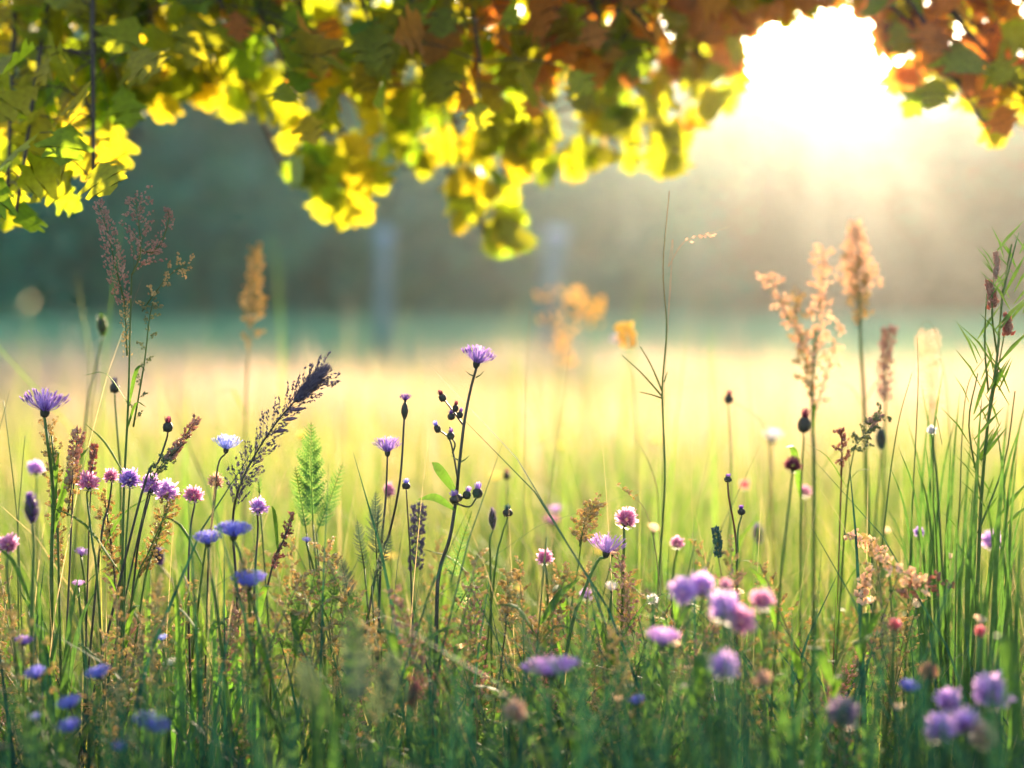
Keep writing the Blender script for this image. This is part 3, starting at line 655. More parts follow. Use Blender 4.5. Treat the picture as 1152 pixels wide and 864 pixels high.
for px, py, w_, h_, d, col, lab, sh, k_ in [
    (768, 664, 34, 30, 1.03, 'lilac', "big pale lilac bloom, left half of the topmost foreground pair", "the left topmost lilac bloom", 'clover'),
    (790, 656, 32, 30, 1.04, 'lilac', "big lilac bloom, right half of the topmost foreground pair", "the right topmost lilac bloom", 'clover'),
    (816, 683, 40, 34, 1.01, 'lilac', "large bluish lilac bloom with darker reddish one at its right", "the large bluish lilac bloom", 'clover'),
    (834, 698, 34, 26, 1.0, 'pink', "dark reddish lilac bloom tucked under the bluish lilac bloom", "the dark reddish lilac bloom", 'clover'),
    (858, 674, 28, 24, 1.04, 'pink', "reddish pink bloom right of the bluish lilac bloom", "the reddish pink bloom", 'clover'),
    (816, 657, 15, 14, 1.05, 'pink', "small round pink bud above the bluish lilac bloom", "the small round pink bud", 'clover'),
    (746, 719, 40, 24, 1.03, 'lilac', "lilac bloom alone in the grass below the topmost pair", "the lone lilac bloom", 'flat'),
    (620, 753, 70, 26, 1.04, 'lilac', "widest flat mauve bloom in the foreground, lower centre", "the widest flat mauve bloom", 'flat'),
    (815, 749, 36, 30, .98, 'lilac', "greyish lilac bloom with dark centre below the bluish one", "the greyish lilac bloom", 'clover'),
    (858, 762, 20, 20, 1.0, 'brownp', "dull mauve faded bloom right of the greyish lilac bloom", "the dull mauve faded bloom", 'clover'),
    (578, 803, 30, 20, 1.0, 'brownp', "dim mauve bloom at the bottom, left of the widest mauve bloom", "the dim mauve bloom", 'clover'),
    (1068, 788, 33, 28, 1.03, 'lilac', "round lilac bloom left of the largest lower right bloom", "the round lilac bloom", 'clover'),
    (1117, 779, 46, 38, 1.01, 'lilac', "largest pale lilac bloom in the lower right corner", "the largest lower right bloom", 'clover'),
    (1057, 818, 38, 32, .97, 'lilac', "shaded lilac bloom beneath the round lilac bloom", "the shaded lilac bloom", 'clover'),
    (1086, 812, 36, 30, .98, 'lilac', "shaded lilac bloom in the middle of the lower right bunch", "the middle bunch bloom", 'clover'),
    (1106, 828, 34, 28, .96, 'brownp', "dusky mauve bloom lowest in the lower right bunch", "the lowest dusky mauve bloom", 'clover'),
    (949, 802, 38, 32, 1.0, 'plume', "ragged pinkish brown bloom in the lower right grass", "the ragged pinkish brown bloom", 'clover'),
    (1044, 752, 22, 24, 1.06, 'rust', "rusty red round bloom above the round lilac bloom", "the rusty red round bloom", 'clover'),
    (1006, 702, 16, 15, 1.12, 'rose', "small bright rose bloom in the right-hand grass", "the small bright rose bloom", 'clover'),
    (1103, 709, 14, 14, 1.1, 'rose', "small dull red bloom at the right, above the lilac bunch", "the small dull red bloom", 'clover'),
    (465, 781, 22, 40, .95, 'darkred', "dark brown oval seed head close to the lens, bottom centre", "the dark oval seed head", 'fluff')]:
    flower("clover" if k_ == 'clover' else ("scabious" if k_ == 'flat' else "plantain"), "flower", k_, px, py, w_, h_, d, col, lab, sh, [(px + ru(-5, 6), py + 70)], (ru(-.35, .35), ru(-.3, .3)), 'stem', 'calyx_green' if k_ == 'clover' else 'calyx', r0=.0015, leaves=1, group=G4 if col == 'lilac' else None)
# --- right side buds and small heads
for px, py, w_, h_, d, col, lab, sh, k_, sm, st in [
    (820, 447, 11, 16, 1.55, 'darkred', "dark red bud on a thin stalk with a side bud", "the dark red bud on thin stalk", 'bud', 'stem_straw', [(822, 500), (822, 560)]),
    (892, 521, 21, 21, 1.16, 'darkred', "round dark maroon flower ball on a long green stem", "the maroon flower ball", 'clover', 'stem', [(890, 545), (884, 600), (876, 680)]),
    (905, 474, 15, 28, 1.45, 'darkred', "dark green bud tipped with pink behind the maroon ball", "the pink tipped green bud", 'bud', 'stem', [(904, 500), (901, 560)]),
    (819, 538, 9, 10, 1.30, 'violet', "tiny black bud topping a red stem", "the tiny black bud", 'bud', 'stem_red', [(820, 560), (827, 600), (829, 650)]),
    (834, 574, 9, 12, 1.29, 'violet', "tiny brown bud beside the red stem", "the tiny brown bud", 'bud', 'stem', [(830, 600), (829, 650)]),
    (853, 601, 16, 24, 1.6, 'violet', "blurred dusky purple bud right of the red stem", "the dusky purple bud", 'fluff', 'stem', [(853, 640)]),
    (869, 492, 26, 18, 1.75, 'white', "pale white and bluish blurred bloom over brown seed stalk", "the pale white bloom", 'corn', 'stem_straw', [(868, 530), (862, 600)]),
    (906, 551, 15, 16, 1.6, 'pink', "blurred pink bud behind the maroon ball", "the blurred pink bud", 'clover', 'stem', [(905, 600)]),
    (838, 543, 12, 14, 1.7, 'rose', "small blurred rosy bud between two stems", "the blurred rosy bud", 'clover', 'stem_straw', [(836, 600)]),
    (991, 494, 18, 26, 1.5, 'teal', "blurred blue green bud near the arching grass", "the blue green bud", 'fluff', 'stem', [(990, 530), (984, 600)]),
    (1048, 483, 11, 11, 1.38, 'white', "tiny white ball on a thin curved stalk at right", "the tiny white ball", 'clover', 'stem', [(1051, 510), (1056, 570)]),
    (1034, 597, 12, 13, 1.42, 'purple', "small violet floret among right-hand grass blades", "the small violet floret", 'clover', 'stem', [(1034, 640)]),
    (1115, 607, 24, 22, 1.5, 'lilac', "dusky lilac blurred head at the right side", "the dusky lilac head", 'clover', 'stem', [(1113, 660)]),
    (570, 534, 9, 12, 1.6, 'darkred', "small dark maroon bud blurred behind the tallest cornflower", "the small maroon bud", 'bud', 'stem', [(571, 570), (572, 610)]),
    (571, 575, 12, 14, 1.33, 'teal', "blue green cup-shaped bud right of the tallest cornflower", "the cup-shaped bud", 'bud', 'stem', [(564, 605), (556, 650)]),
    (554, 584, 14, 26, 1.33, 'plume', "grey lilac nodding bud beside the cup-shaped bud", "the grey nodding bud", 'fluff', 'stem', [(551, 610), (552, 650)]),
    (624, 574, 18, 12, 1.75, 'lilac', "pale lilac blurred floret in the yellow grass", "the pale lilac floret", 'corn', 'stem', [(624, 620)]),
    (620, 586, 22, 12, 1.7, 'pink', "blush pink blurred floret beneath pale lilac one", "the blush pink floret", 'corn', 'stem', [(621, 630)]),
    (9, 611, 24, 22, 1.2, 'pink', "bright pink bloom cut off by the left edge", "the bright pink edge bloom", 'clover', 'stem', [(10, 670)]),
    (40, 527, 20, 16, 1.5, 'lilac', "soft lilac blurred head behind the thistle stem", "the soft lilac head", 'clover', 'stem', [(41, 580)]),
    (179, 625, 18, 24, 1.45, 'violet', "dark blurred seed head in yellow grass under the clovers", "the dark blurred seed head", 'fluff', 'stem_straw', [(196, 660), (214, 720)]),
    (129, 434, 11, 18, 1.4, 'plume', "small grey bud on a wiry stalk by the tall sorrel", "the small grey bud", 'bud', 'stem', [(130, 460), (133, 500), (136, 560)]),
    (115, 366, 18, 26, 1.55, 'feather', "blurred green tufted head left of the tall sorrel", "the green tufted head", 'fluff', 'stem', [(106, 420), (96, 480)]),
    (189, 478, 12, 18, 1.29, 'darkred', "dark pointed bud on a wiry stem beside the seed spike", "the dark pointed bud", 'bud', 'stem_dark', [(187, 495), (178, 520), (158, 560)])]:
    flower("wildflower", "flower", k_, px, py, w_, h_, d, col, lab, sh, st, (ru(-.1, .1), 0), sm, 'calyx_green' if k_ == 'clover' else 'calyx', r0=.0011, leaves=1)

# --- tall sorrel at left
def sorrel(name, label, short, d, stem_px, heads, col='rust', sm='stem', leaves=3, r0=.002, group="sorrel plants", lw=.07):
    path = stem_path(stem_px, d); t = thing(name, label, "plant", (path[0].x, path[0].y, 0), group)
    ms = MB(); ms.tube(path, r0, r0 * .5, 6); k = d / FPX
    for kind, pts, rp, n, g, c_ in heads:
        pa = smooth([P(x, y, d + ru(-.015, .015)) for x, y in pts], 5); mg = MB()
        ms.tube(pa, .0009, .0004, 4)
        if kind == 's': spike(mg, pa, lambda u: rp(u) * k, n, g * k * 1.6, g * k * .5)
        else: panicle(mg, ms, pa, lambda u: rp(u) * k, n, 9, g * k * 1.4, g * k * .5)
        part("seed_head", mg, M[c_ or col], t, flat=True)
    part("stem", ms, M[sm], t)
    if leaves: add_leaves(t, path, leaves, .06, lo=.2, hi=.7, w=lw * .7)
    HERO.append((short, stem_px[0][0], stem_px[0][1], d)); return t
sorrel("sorrel", "tallest sorrel with a dark red spike and loose side panicles, at left", "the tallest sorrel", 1.30, [(148, 310), (146, 390), (144, 460), (140, 540), (138, 620)],
    [('s', [(140, 340), (130, 300), (122, 265), (110, 226)], lambda u: 6 + 7 * math.sin(math.pi * min(1, u * .8 + .2)), 420, 2.6, 'brownpink'),
     ('s', [(143, 400), (141, 360), (140, 335)], lambda u: 6, 90, 2.4, 'seed'),
     ('p', [(148, 310), (158, 285), (156, 250), (153, 228)], lambda u: 28 * (1.1 - u * .5), 30, 3.0, 'brownpink'),
     ('s', [(170, 285), (182, 272), (190, 245), (186, 232)], lambda u: 7 * math.sin(math.pi * min(1, u * .8 + .2)) + 1, 120, 2.6, 'brownpink'),
     ('p', [(160, 350), (178, 325), (196, 305), (210, 298)], lambda u: 15, 14, 2.9, 'seed'),
     ('p', [(150, 480), (162, 410), (168, 360), (172, 340)], lambda u: 13, 16, 2.6, 'seed_green'),
     ('s', [(160, 282), (168, 284), (178, 283)], lambda u: 3, 30, 2.4, 'brownpink')], r0=.0016, leaves=7, lw=.09)
def plume_grass():
    d = 1.30; path = stem_path([(364, 416), (340, 442), (312, 474), (285, 515), (268, 552), (262, 590), (266, 660)], d, 6)
    t = thing("grass_plume", "leaning grey purple grass plume with a fluffy tip", "grass", (path[0].x, path[0].y, 0))
    ms = MB(); ms.tube(path, .0016, .0006, 6); mg = MB(); k = d / FPX
    pa = smooth([P(x, y, d) for x, y in [(264, 575), (270, 548), (287, 512), (313, 472), (338, 444), (352, 430)]], 6)
    panicle(mg, ms, pa, lambda u: (17 + 4 * u) * k, 90, 12, 4.2 * k, .95 * k, 1.6)
    part("seed_head", mg, M['plume'], t, flat=True)
    mt = MB(); mc = MB(); a, b_ = P(331, 453, d), P(369, 412, d); fluff(mt, mc, a, b_ - a, 11 * k, (b_ - a).length, 900); tp = part("fluffy_tip", mt, M['plume'], t); part("core", mc, M['plume'], tp)
    m2 = MB()
    for (x, y, l) in [(325, 462, 20), (316, 473, 20), (307, 486, 18)]:
        q = P(x, y, d); m2.blob(q, Vector((1, 0, .15)), l * k, 2.4 * k, 6, 7)
    part("spikelet", m2, M['plume'], t); part("stem", ms, M['stem_dark'], t); HERO.append(("the leaning grass plume", 320, 470, d))
plume_grass()
for a in [("sorrel", "blurred orange brown sorrel spike standing behind the left meadow", "the blurred orange brown sorrel", 1.75, [(285, 350), (278, 420), (276, 500)], [('p', [(281, 370), (285, 325), (288, 280)], lambda u: 15 * (1.1 - .6 * u), 34, 3.6, 'seed'), ('p', [(279, 400), (284, 360), (290, 330)], lambda u: 15, 10, 4, 'seed')], 'peach', 'stem_straw', 2),
          ("sorrel", "tallest peach sorrel plume against the pale background at right", "the tallest peach sorrel", 1.62, [(968, 320), (968, 380), (972, 450), (974, 520)], [('p', [(966, 345), (965, 300), (962, 256)], lambda u: 26 * (1.1 - u * .85), 46, 4.4, 'peach'), ('p', [(968, 372), (967, 330), (965, 300)], lambda u: 14, 20, 4.2, 'seed')], 'peach', 'stem', 2, .003),
          ("sorrel", "broad branching peach sorrel left of the tallest peach plume", "the broad peach sorrel", 1.55, [(917, 370), (914, 420), (914, 480), (916, 540)], [('p', [(914, 400), (885, 355), (866, 312)], lambda u: 14, 20, 4.2, 'peach'), ('p', [(916, 420), (922, 350), (926, 285)], lambda u: 15, 30, 4.2, 'peach'), ('p', [(915, 450), (902, 390), (894, 335)], lambda u: 14, 22, 4.2, 'seed'), ('p', [(915, 470), (930, 420), (942, 370)], lambda u: 11, 14, 4, 'peach')], 'peach', 'stem', 3, .0028),
          ("sorrel", "narrow brown sorrel spike right of the tallest peach plume", "the narrow brown sorrel", 1.6, [(997, 430), (995, 500)], [('s', [(994, 450), (997, 400), (1000, 368)], lambda u: 9, 170, 4, 'brownpink')], 'rust', 'stem', 2),
          ("sorrel", "faint pink sorrel spike behind the looped grass blade", "the faint pink sorrel", 1.8, [(1047, 430), (1050, 500)], [('s', [(1050, 460), (1045, 410), (1044, 372)], lambda u: 12, 130, 4, 'peach')], 'peach', 'stem_straw', 1),
          ("seed_stalk", "thin brown seed stalk with whorled buds by the maroon ball", "the whorled brown seed stalk", 1.36, [(947, 484), (947, 520), (945, 580), (942, 660)], [('s', [(947, 500), (947, 482)], lambda u: 3, 14, 4, 'rust'), ('p', [(946, 535), (947, 510), (947, 490)], lambda u: 10, 7, 3.6, 'rust')], 'rust', 'stem_red', 2, .0013),
          ("seed_stalk", "grey green drooping panicle right of the whorled brown stalk", "the grey green panicle", 1.36, [(962, 500), (955, 540), (950, 600)], [('p', [(958, 508), (972, 490), (990, 468)], lambda u: 12, 16, 3.4, 'seed_green'), ('s', [(978, 478), (990, 466)], lambda u: 6, 60, 3, 'brownpink')], 'seed_green', 'stem', 1, .0012),
          ("plantain", "dark blue green plantain spike left of the red stem", "the blue green plantain", 1.30, [(807, 620), (812, 650), (818, 690)], [('s', [(809, 626), (807, 608), (806, 595)], lambda u: 5, 150, 3.2, 'teal')], 'teal', 'stem_straw', 1, .001),
          ("seed_stalk", "upright straw panicle above the wide lilac cornflower", "the upright straw panicle", 1.29, [(655, 600), (650, 640), (642, 690)], [('p', [(652, 615), (658, 590), (668, 568)], lambda u: 14, 22, 4.2, 'seed')], 'seed', 'stem', 1, .0012),
          ("seed_stalk", "dense straw spike with dark stem in the lower centre", "the dense straw spike", 1.24, [(571, 690), (562, 760), (556, 800)], [('p', [(569, 705), (571, 680), (571, 648)], lambda u: 12, 26, 4, 'seed')], 'seed', 'stem_dark', 1, .0015),
          ("seed_stalk", "bushy tan panicle below and left of the wide lilac cornflower", "the bushy tan panicle", 1.25, [(612, 700), (600, 760)], [('p', [(605, 725), (622, 690), (635, 650)], lambda u: 20, 30, 4, 'seed')], 'seed', 'stem_straw', 1, .0013),
          ("seed_spike", "tan seed spike with rusty tint beside the thistle stem", "the tan rusty spike", 1.30, [(84, 530), (80, 600)], [('s', [(80, 545), (84, 515), (88, 484)], lambda u: 8, 190, 4, 'brownpink'), ('p', [(76, 580), (80, 550), (83, 520)], lambda u: 9, 12, 3.4, 'seed')], 'seed', 'stem_dark', 1, .0013),
          ("seed_spike", "short dark brown seed spike above the rosy clover", "the short dark brown spike", 1.30, [(104, 530), (100, 600)], [('s', [(103, 532), (105, 515), (106, 500)], lambda u: 4.5, 90, 3.4, 'rust')], 'rust', 'stem_dark', 0, .0011),
          ("seed_spike", "slanting dark seed spike right of the dark pointed bud", "the slanting dark spike", 1.30, [(205, 500), (180, 530), (162, 575)], [('s', [(188, 518), (203, 498), (222, 470)], lambda u: 5.5, 190, 3.4, 'brownpink'), ('p', [(166, 545), (180, 525), (196, 507)], lambda u: 8, 14, 3.2, 'seed_green')], 'rust', 'stem_dark', 0, .0012),
          ("seed_spike", "scaly seed stalk around the thistle stem at left", "the scaly thistle stalk", 1.31, [(58, 490), (64, 560), (66, 640)], [('p', [(66, 640), (62, 560), (54, 478)], lambda u: 11, 46, 3.2, 'seed')], 'seed', 'stem', 0, .0015),
          ("seed_spike", "tan seed stalk beneath the rosy and violet clovers", "the tan stalk beneath the clovers", 1.32, [(120, 575), (128, 640)], [('p', [(130, 650), (124, 610), (118, 560)], lambda u: 13, 34, 3.4, 'seed')], 'seed', 'stem_dark', 0, .0013),
          ("seed_spike", "leaning tan seed stalk beneath the bright lilac clover", "the leaning tan stalk", 1.31, [(190, 570), (168, 620), (150, 670)], [('p', [(156, 650), (176, 610), (192, 565)], lambda u: 13, 36, 3.4, 'seed')], 'seed', 'stem', 0, .0013),
          ("seed_spike", "thin rough brown stalk right of the single lilac clover", "the thin rough stalk", 1.28, [(330, 580), (318, 610), (302, 655)], [('p', [(306, 640), (318, 610), (330, 580)], lambda u: 5, 14, 3.4, 'rust')], 'rust', 'stem_dark', 1, .0013),
          ("seed_spike", "pale grey ghostly plume spike left of the tallest cornflower", "the pale grey spike", 1.38, [(470, 600), (466, 660)], [('s', [(467, 640), (470, 600), (471, 566)], lambda u: 9, 150, 4, 'plume')], 'plume', 'stem', 0, .001),
          ("wild_oat", "orange flowered stalk with peach buds in the lower right", "the orange flowered stalk", 1.2, [(1000, 640), (1004, 720)], [('p', [(985, 625), (1010, 640), (1040, 655)], lambda u: 12, 12, 4.5, 'peach'), ('p', [(1000, 665), (1030, 660), (1062, 655)], lambda u: 12, 9, 4.5, 'rust')], 'peach', 'stem', 2, .0014),
          ("wild_oat", "pale peach seed spray leaning left in the right-hand grass", "the pale peach spray", 1.3, [(985, 625), (992, 690)], [('p', [(950, 600), (970, 608), (996, 622)], lambda u: 8, 12, 4.2, 'peach')], 'peach', 'stem_straw', 1, .0012),
          ("wild_oat", "golden budded stalk low in the right-hand grass", "the golden budded stalk", 1.24, [(970, 660), (968, 740)], [('p', [(969, 680), (971, 665), (974, 645)], lambda u: 7, 8, 5.5, 'peach')], 'peach', 'stem', 1, .0012)]:
    sorrel(*a, group=None if a[0] != "sorrel" else "sorrel plants")
# --- right-hand leafy stalk with red buds
def right_stalk():
    d = 1.33; path = stem_path([(1138, 275), (1128, 330), (1122, 400), (1112, 470), (1104, 560), (1100, 650)], d)
    t = thing("willowherb", "tall leafy stalk with orange red spikes at the right edge", "plant", (path[0].x, path[0].y, 0))
    ms = MB(); ms.tube(path, .0022, .0008, 6); k = d / FPX
    for br in ([(1122, 400), (1116, 350), (1120, 290)], [(1112, 440), (1108, 390), (1110, 330)], [(1108, 500), (1120, 430), (1135, 350)], [(1104, 560), (1090, 480), (1100, 420)], [(1128, 330), (1136, 300), (1146, 262)], [(1100, 600), (1130, 520), (1142, 440)]):
        ms.tube(smooth([P(x, y, d + ru(-.02, .02)) for x, y in br], 4), .0011, .0006, 5)
    part("stem", ms, M['stem'], t)
    for pts, rr, n_ in (([(1121, 312), (1121, 298), (1120, 284)], 3, 40), ([(1117, 345), (1115, 330), (1112, 316)], 5.5, 90), ([(1134, 376), (1133, 365), (1133, 352)], 5.5, 80)):
        mg = MB(); spike(mg, smooth([P(x, y, d - .01) for x, y in pts], 4), lambda u: rr * k * (1.1 - .7 * u), n_, 8 * k, 2 * k); part("flower_spike", mg, M['rust'] if rr > 4 else M['brownpink'], t, flat=True)
    for i in range(64):
        q, tg = along(path, ru(.35, .97)); q = q + Vector((ru(-.018, .018), ru(-.02, .02), ru(-.01, .01))); l = ru(.022, .05); a = rng.choice((-1, 1)) * ru(.3, .8)
        mb = MB(); dv = Vector((a, ru(-.4, .4), 1)).normalized()
        mb.strip([q, q + dv * l * .5, q + dv * l + Vector((a * l * .15, 0, 0))], Vector((0, 1, .2)), lambda u: l * .10 * math.sin(math.pi * min(1, u * .9 + .1)), .3); part("leaf", mb, M['leaf'], t)
    HERO.append(("the tall leafy stalk with red spikes", 1125, 380, d))
right_stalk()
# --- tall thin grass stalks and hero blades
def stalk(label, short, d, pts, extra=(), r=.0012, sm='stem', name="grass_stalk", seeds=None):
    path = stem_path(pts, d); t = thing(name, label, "grass", (path[0].x, path[0].y, 0)); mb = MB(); mb.tube(path, r * 1.2, r * .35, 5)
    for br in extra: mb.tube(smooth([P(x, y, d) for x, y in br], 4), r * .7, r * .3, 4)
    part("stem", mb, M[sm], t)
    if seeds:
        mg = MB(); spike(mg, smooth([P(x, y, d) for x, y in seeds[0]], 4), lambda u: seeds[1] * d / FPX, seeds[2], 5 * d / FPX, 1.4 * d / FPX); part("seed_head", mg, M[seeds[3]], t, flat=True)
    HERO.append((short, pts[0][0], pts[0][1], d)); return t
stalk("tall thin grass stalk with forked side shoots, right of centre", "the tall forked stalk", 1.36, [(753, 215), (746, 300), (750, 370), (745, 440), (748, 540), (741, 650), (738, 705)], ([(745, 446), (722, 420), (700, 400)], [(745, 440), (732, 410), (720, 390)], [(745, 448), (733, 444), (720, 441)], [(747, 430), (749, 424), (751, 418)]), .0013)
stalk("hair-thin stalk with a hooked husk beside the tall forked stalk", "the hooked husk stalk", 1.4, [(752, 300), (757, 275), (748, 420), (745, 560)], ([(752, 300), (770, 272), (800, 262), (820, 255)],), .0005, 'stem_straw', seeds=([(770, 272), (790, 266), (805, 262)], 3, 12, 'peach'))
stalk("thin bent stalk arching left, beside tall forked stalk", "the thin bent stalk", 1.42, [(700, 480), (722, 505), (738, 545), (742, 600)], (), .0007, 'stem_straw')
stalk("short arching grass stalk with golden seeds, right of drooping clover", "the short arching stalk", 1.32, [(692, 545), (715, 560), (730, 585), (740, 640)], (), .0007, 'stem_straw', seeds=([(694, 545), (706, 552), (716, 560)], 3, 16, 'seed'))
stalk("red jointed side stalk between the dark red bud and pale bloom", "the red jointed stalk", 1.6, [(824, 452), (838, 460), (862, 485), (868, 560)], (), .0008, 'stem_red')
for pts, lab, sh in [([(1034, 372), (1040, 362), (1050, 368), (1058, 400), (1066, 450), (1070, 560)], "looped dark grass blade bent over like a hairpin at right", "the looped grass blade"),
                     ([(1032, 380), (1033, 430), (1030, 500), (1026, 580)], "straight dark grass stalk left of the looped blade", "the straight dark stalk"),
                     ([(1108, 402), (1090, 430), (1083, 480), (1080, 560), (1076, 640)], "arched dark grass stalk leaning on the leafy right stalk", "the arched dark stalk"),
                     ([(1026, 420), (1012, 470), (1002, 530), (994, 600)], "slanting thin grass stalk left of the straight one", "the slanting thin stalk"),
                     ([(1060, 500), (1052, 470), (1050, 560), (1054, 620)], "short curved grass stalk under the looped blade", "the short curved stalk"),
                     ([(4, 450), (10, 500), (18, 570), (22, 640)], "long grass stalk at the left edge crossing the furry head", "the long left edge stalk"),
                     ([(28, 490), (24, 540), (20, 620)], "upright grass stalk between the left edge and thistle", "the upright left stalk"),
                     ([(100, 380), (98, 440), (92, 500), (88, 560)], "hair-thin stalk left of the green tufted head", "the hair-thin left stalk"),
                     ([(112, 380), (108, 430), (101, 490)], "hair-thin stalk under the green tufted head", "the second hair-thin stalk"),
                     ([(596, 350), (592, 430), (590, 530)], "pale hair-thin stalk left of the orange blooms", "the pale hair-thin stalk"),
                     ([(642, 380), (634, 450), (620, 540)], "pale leaning stalk beneath the orange blooms", "the pale leaning stalk")]:
    stalk(lab, sh, 1.34 if 'pale' not in lab and 'hair' not in lab else 1.5, pts, (), .0009 if 'hair' not in lab and 'pale' not in lab else .0006, 'stem' if 'pale' not in lab else 'stem_straw')
def tuft(label, short, d, px, tips, wv=.0022, mtl='tuft_shade', name="grass_tuft"):
    c = P(px, 800, d); c.z = 0; t = thing(name, label, "grass", c)
    for (x, y) in tips:
        e = P(x, y, d + ru(-.08, .08)); b_ = c + Vector((ru(-.03, .03), ru(-.03, .03), -.01)); mb = MB()
        up = (e - b_).length
        pa = smooth([b_, b_ + Vector(((e.x - b_.x) * .25, (e.y - b_.y) * .3, up * .5)), b_ + Vector(((e.x - b_.x) * .65, (e.y - b_.y) * .7, up * .86)), e], 5)
        mb.strip(pa, Vector((1, ru(-.6, .6), 0)), lambda u: wv * (1.02 - u ** 2) * ru(.95, 1.05), .25); part("blade", mb, M[mtl], t)
    HERO.append((short, px, 600, d))
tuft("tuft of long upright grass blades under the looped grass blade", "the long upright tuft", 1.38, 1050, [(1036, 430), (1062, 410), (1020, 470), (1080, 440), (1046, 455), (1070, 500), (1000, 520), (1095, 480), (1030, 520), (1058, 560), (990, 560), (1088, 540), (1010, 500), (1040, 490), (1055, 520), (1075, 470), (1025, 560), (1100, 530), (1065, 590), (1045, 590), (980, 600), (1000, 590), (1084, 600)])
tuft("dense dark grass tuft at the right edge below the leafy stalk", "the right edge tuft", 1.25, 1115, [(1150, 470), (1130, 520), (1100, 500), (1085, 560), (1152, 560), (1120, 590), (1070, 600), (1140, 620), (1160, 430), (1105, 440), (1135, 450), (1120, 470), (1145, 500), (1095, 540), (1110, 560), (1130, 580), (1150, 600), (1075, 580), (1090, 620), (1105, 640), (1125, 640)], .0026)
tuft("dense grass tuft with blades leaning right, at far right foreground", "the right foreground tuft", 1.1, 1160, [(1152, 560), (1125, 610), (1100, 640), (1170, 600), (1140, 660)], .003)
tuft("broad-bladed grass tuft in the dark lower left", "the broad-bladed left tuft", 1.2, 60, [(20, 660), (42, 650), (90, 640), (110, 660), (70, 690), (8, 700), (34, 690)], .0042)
tuft("yellow green broad-bladed tuft left of the lone violet bloom", "the yellow green left tuft", 1.22, 190, [(170, 660), (196, 640), (215, 650), (230, 690), (160, 700), (208, 690)], .0042, 'grass_deep')
tuft("broad-bladed tuft right of the lone violet blue bloom", "the tuft by the lone violet bloom", 1.25, 260, [(252, 670), (270, 690), (240, 680), (300, 690), (286, 700)], .0036, 'grass_deep')
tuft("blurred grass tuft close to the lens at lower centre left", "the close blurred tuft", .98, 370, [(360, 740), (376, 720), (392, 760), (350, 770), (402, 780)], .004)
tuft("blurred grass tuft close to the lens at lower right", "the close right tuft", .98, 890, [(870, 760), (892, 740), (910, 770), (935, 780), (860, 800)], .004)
# --- feathery herbs
def herb(label, short, d, px, leaves_, mtl='feather', name="feathery_herb"):
    c = P(px, 800, d); c.z = 0; t = thing(name, label, "plant", c, "feathery herbs"); ms = MB()
    for pts, wid, npair in leaves_:
        pa = smooth([P(x, y, d + ru(-.015, .015)) for x, y in pts], 6); mb = MB()
        feather(mb, pa, lambda u: wid * d / FPX * (math.sin(math.pi * min(1, .25 + u * .72)) ** .8), npair, 6); part("leaf", mb, M[mtl], t)
        ms.tube(smooth([c, Vector(((c.x + pa[0].x) / 2 + .01, pa[0].y, pa[0].z * .55)), pa[0]], 4), .0014, .0008, 5)
    part("stem", ms, M['stem'], t); HERO.append((short, leaves_[0][0][-1][0], leaves_[0][0][-1][1], d))
herb("pale green feathery herb standing right of the leaning grass plume", "the pale feathery herb", 1.34, 355, [([(352, 590), (350, 530), (350, 474)], 24, 26), ([(356, 600), (372, 560), (386, 520)], 16, 16), ([(345, 600), (338, 560), (332, 525)], 16, 16)])
herb("dark feathery herb at the foot of the slim purple cornflower", "the dark feathery herb", 1.29, 412, [([(424, 630), (422, 590), (423, 552)], 15, 22), ([(410, 640), (405, 610), (402, 585)], 12, 14), ([(418, 660), (432, 625), (440, 600)], 10, 12), ([(395, 680), (388, 650), (384, 628)], 14, 14)], 'feather_grey')
herb("dense low feathery herb in the grass left of centre", "the dense low feathery herb", 1.27, 365, [([(370, 700), (358, 670), (350, 640)], 20, 18), ([(360, 720), (335, 690), (322, 655)], 18, 18), ([(378, 720), (392, 690), (402, 665)], 18, 16), ([(350, 740), (322, 725), (300, 712)], 18, 16), ([(372, 690), (376, 660), (374, 625)], 15, 14)])
herb("small feathery sprig floating above the lilac clover by the plume", "the small feathery sprig", 1.34, 292, [([(292, 556), (291, 545), (290, 536)], 8, 7)])
herb("blurred grey green feathery herb close to the lens at lower left", "the blurred grey herb", 1.0, 392, [([(398, 800), (400, 740), (396, 680)], 30, 18), ([(370, 820), (352, 780), (340, 740)], 26, 16), ([(412, 820), (434, 770), (446, 730)], 26, 16)], 'feather_grey')
herb("small leafy feathery herb under the wide lilac cornflower", "the small leafy herb", 1.27, 690, [([(700, 760), (690, 730), (686, 700)], 14, 14), ([(716, 760), (722, 735), (730, 716)], 12, 12)])
# --- blurred yellow and orange blooms behind
sorrel("ragwort", "large blurred orange flower cluster under the leaning blue post", "the large orange cluster", 2.5, [(628, 390), (626, 430), (624, 480)], [('s', [(632, 405), (640, 365), (640, 325)], lambda u: 15, 30, 6, 'orange'), ('s', [(620, 365), (612, 345), (608, 328)], lambda u: 12, 16, 6, 'seed')], 'orange', 'stem_straw', 0, .002, None)
sorrel("ragwort", "smaller blurred orange flower cluster right of the large one", "the smaller orange cluster", 2.6, [(660, 380), (658, 430), (656, 480)], [('s', [(650, 352), (649, 340), (648, 330)], lambda u: 8, 14, 6, 'orange'), ('s', [(668, 362), (668, 346), (669, 332)], lambda u: 10, 18, 6, 'yellow')], 'orange', 'stem_straw', 0, .002, None)
sorrel("ragwort", "soft pale yellow flower cluster at the ends of forked shoots", "the soft yellow cluster", 1.75, [(706, 392), (712, 430), (716, 500)], [('s', [(707, 388), (705, 376), (703, 364)], lambda u: 11, 50, 6, 'yellow'), ('s', [(696, 386), (690, 382)], lambda u: 5, 8, 5, 'white')], 'yellow', 'stem_straw', 0, .0012, None)
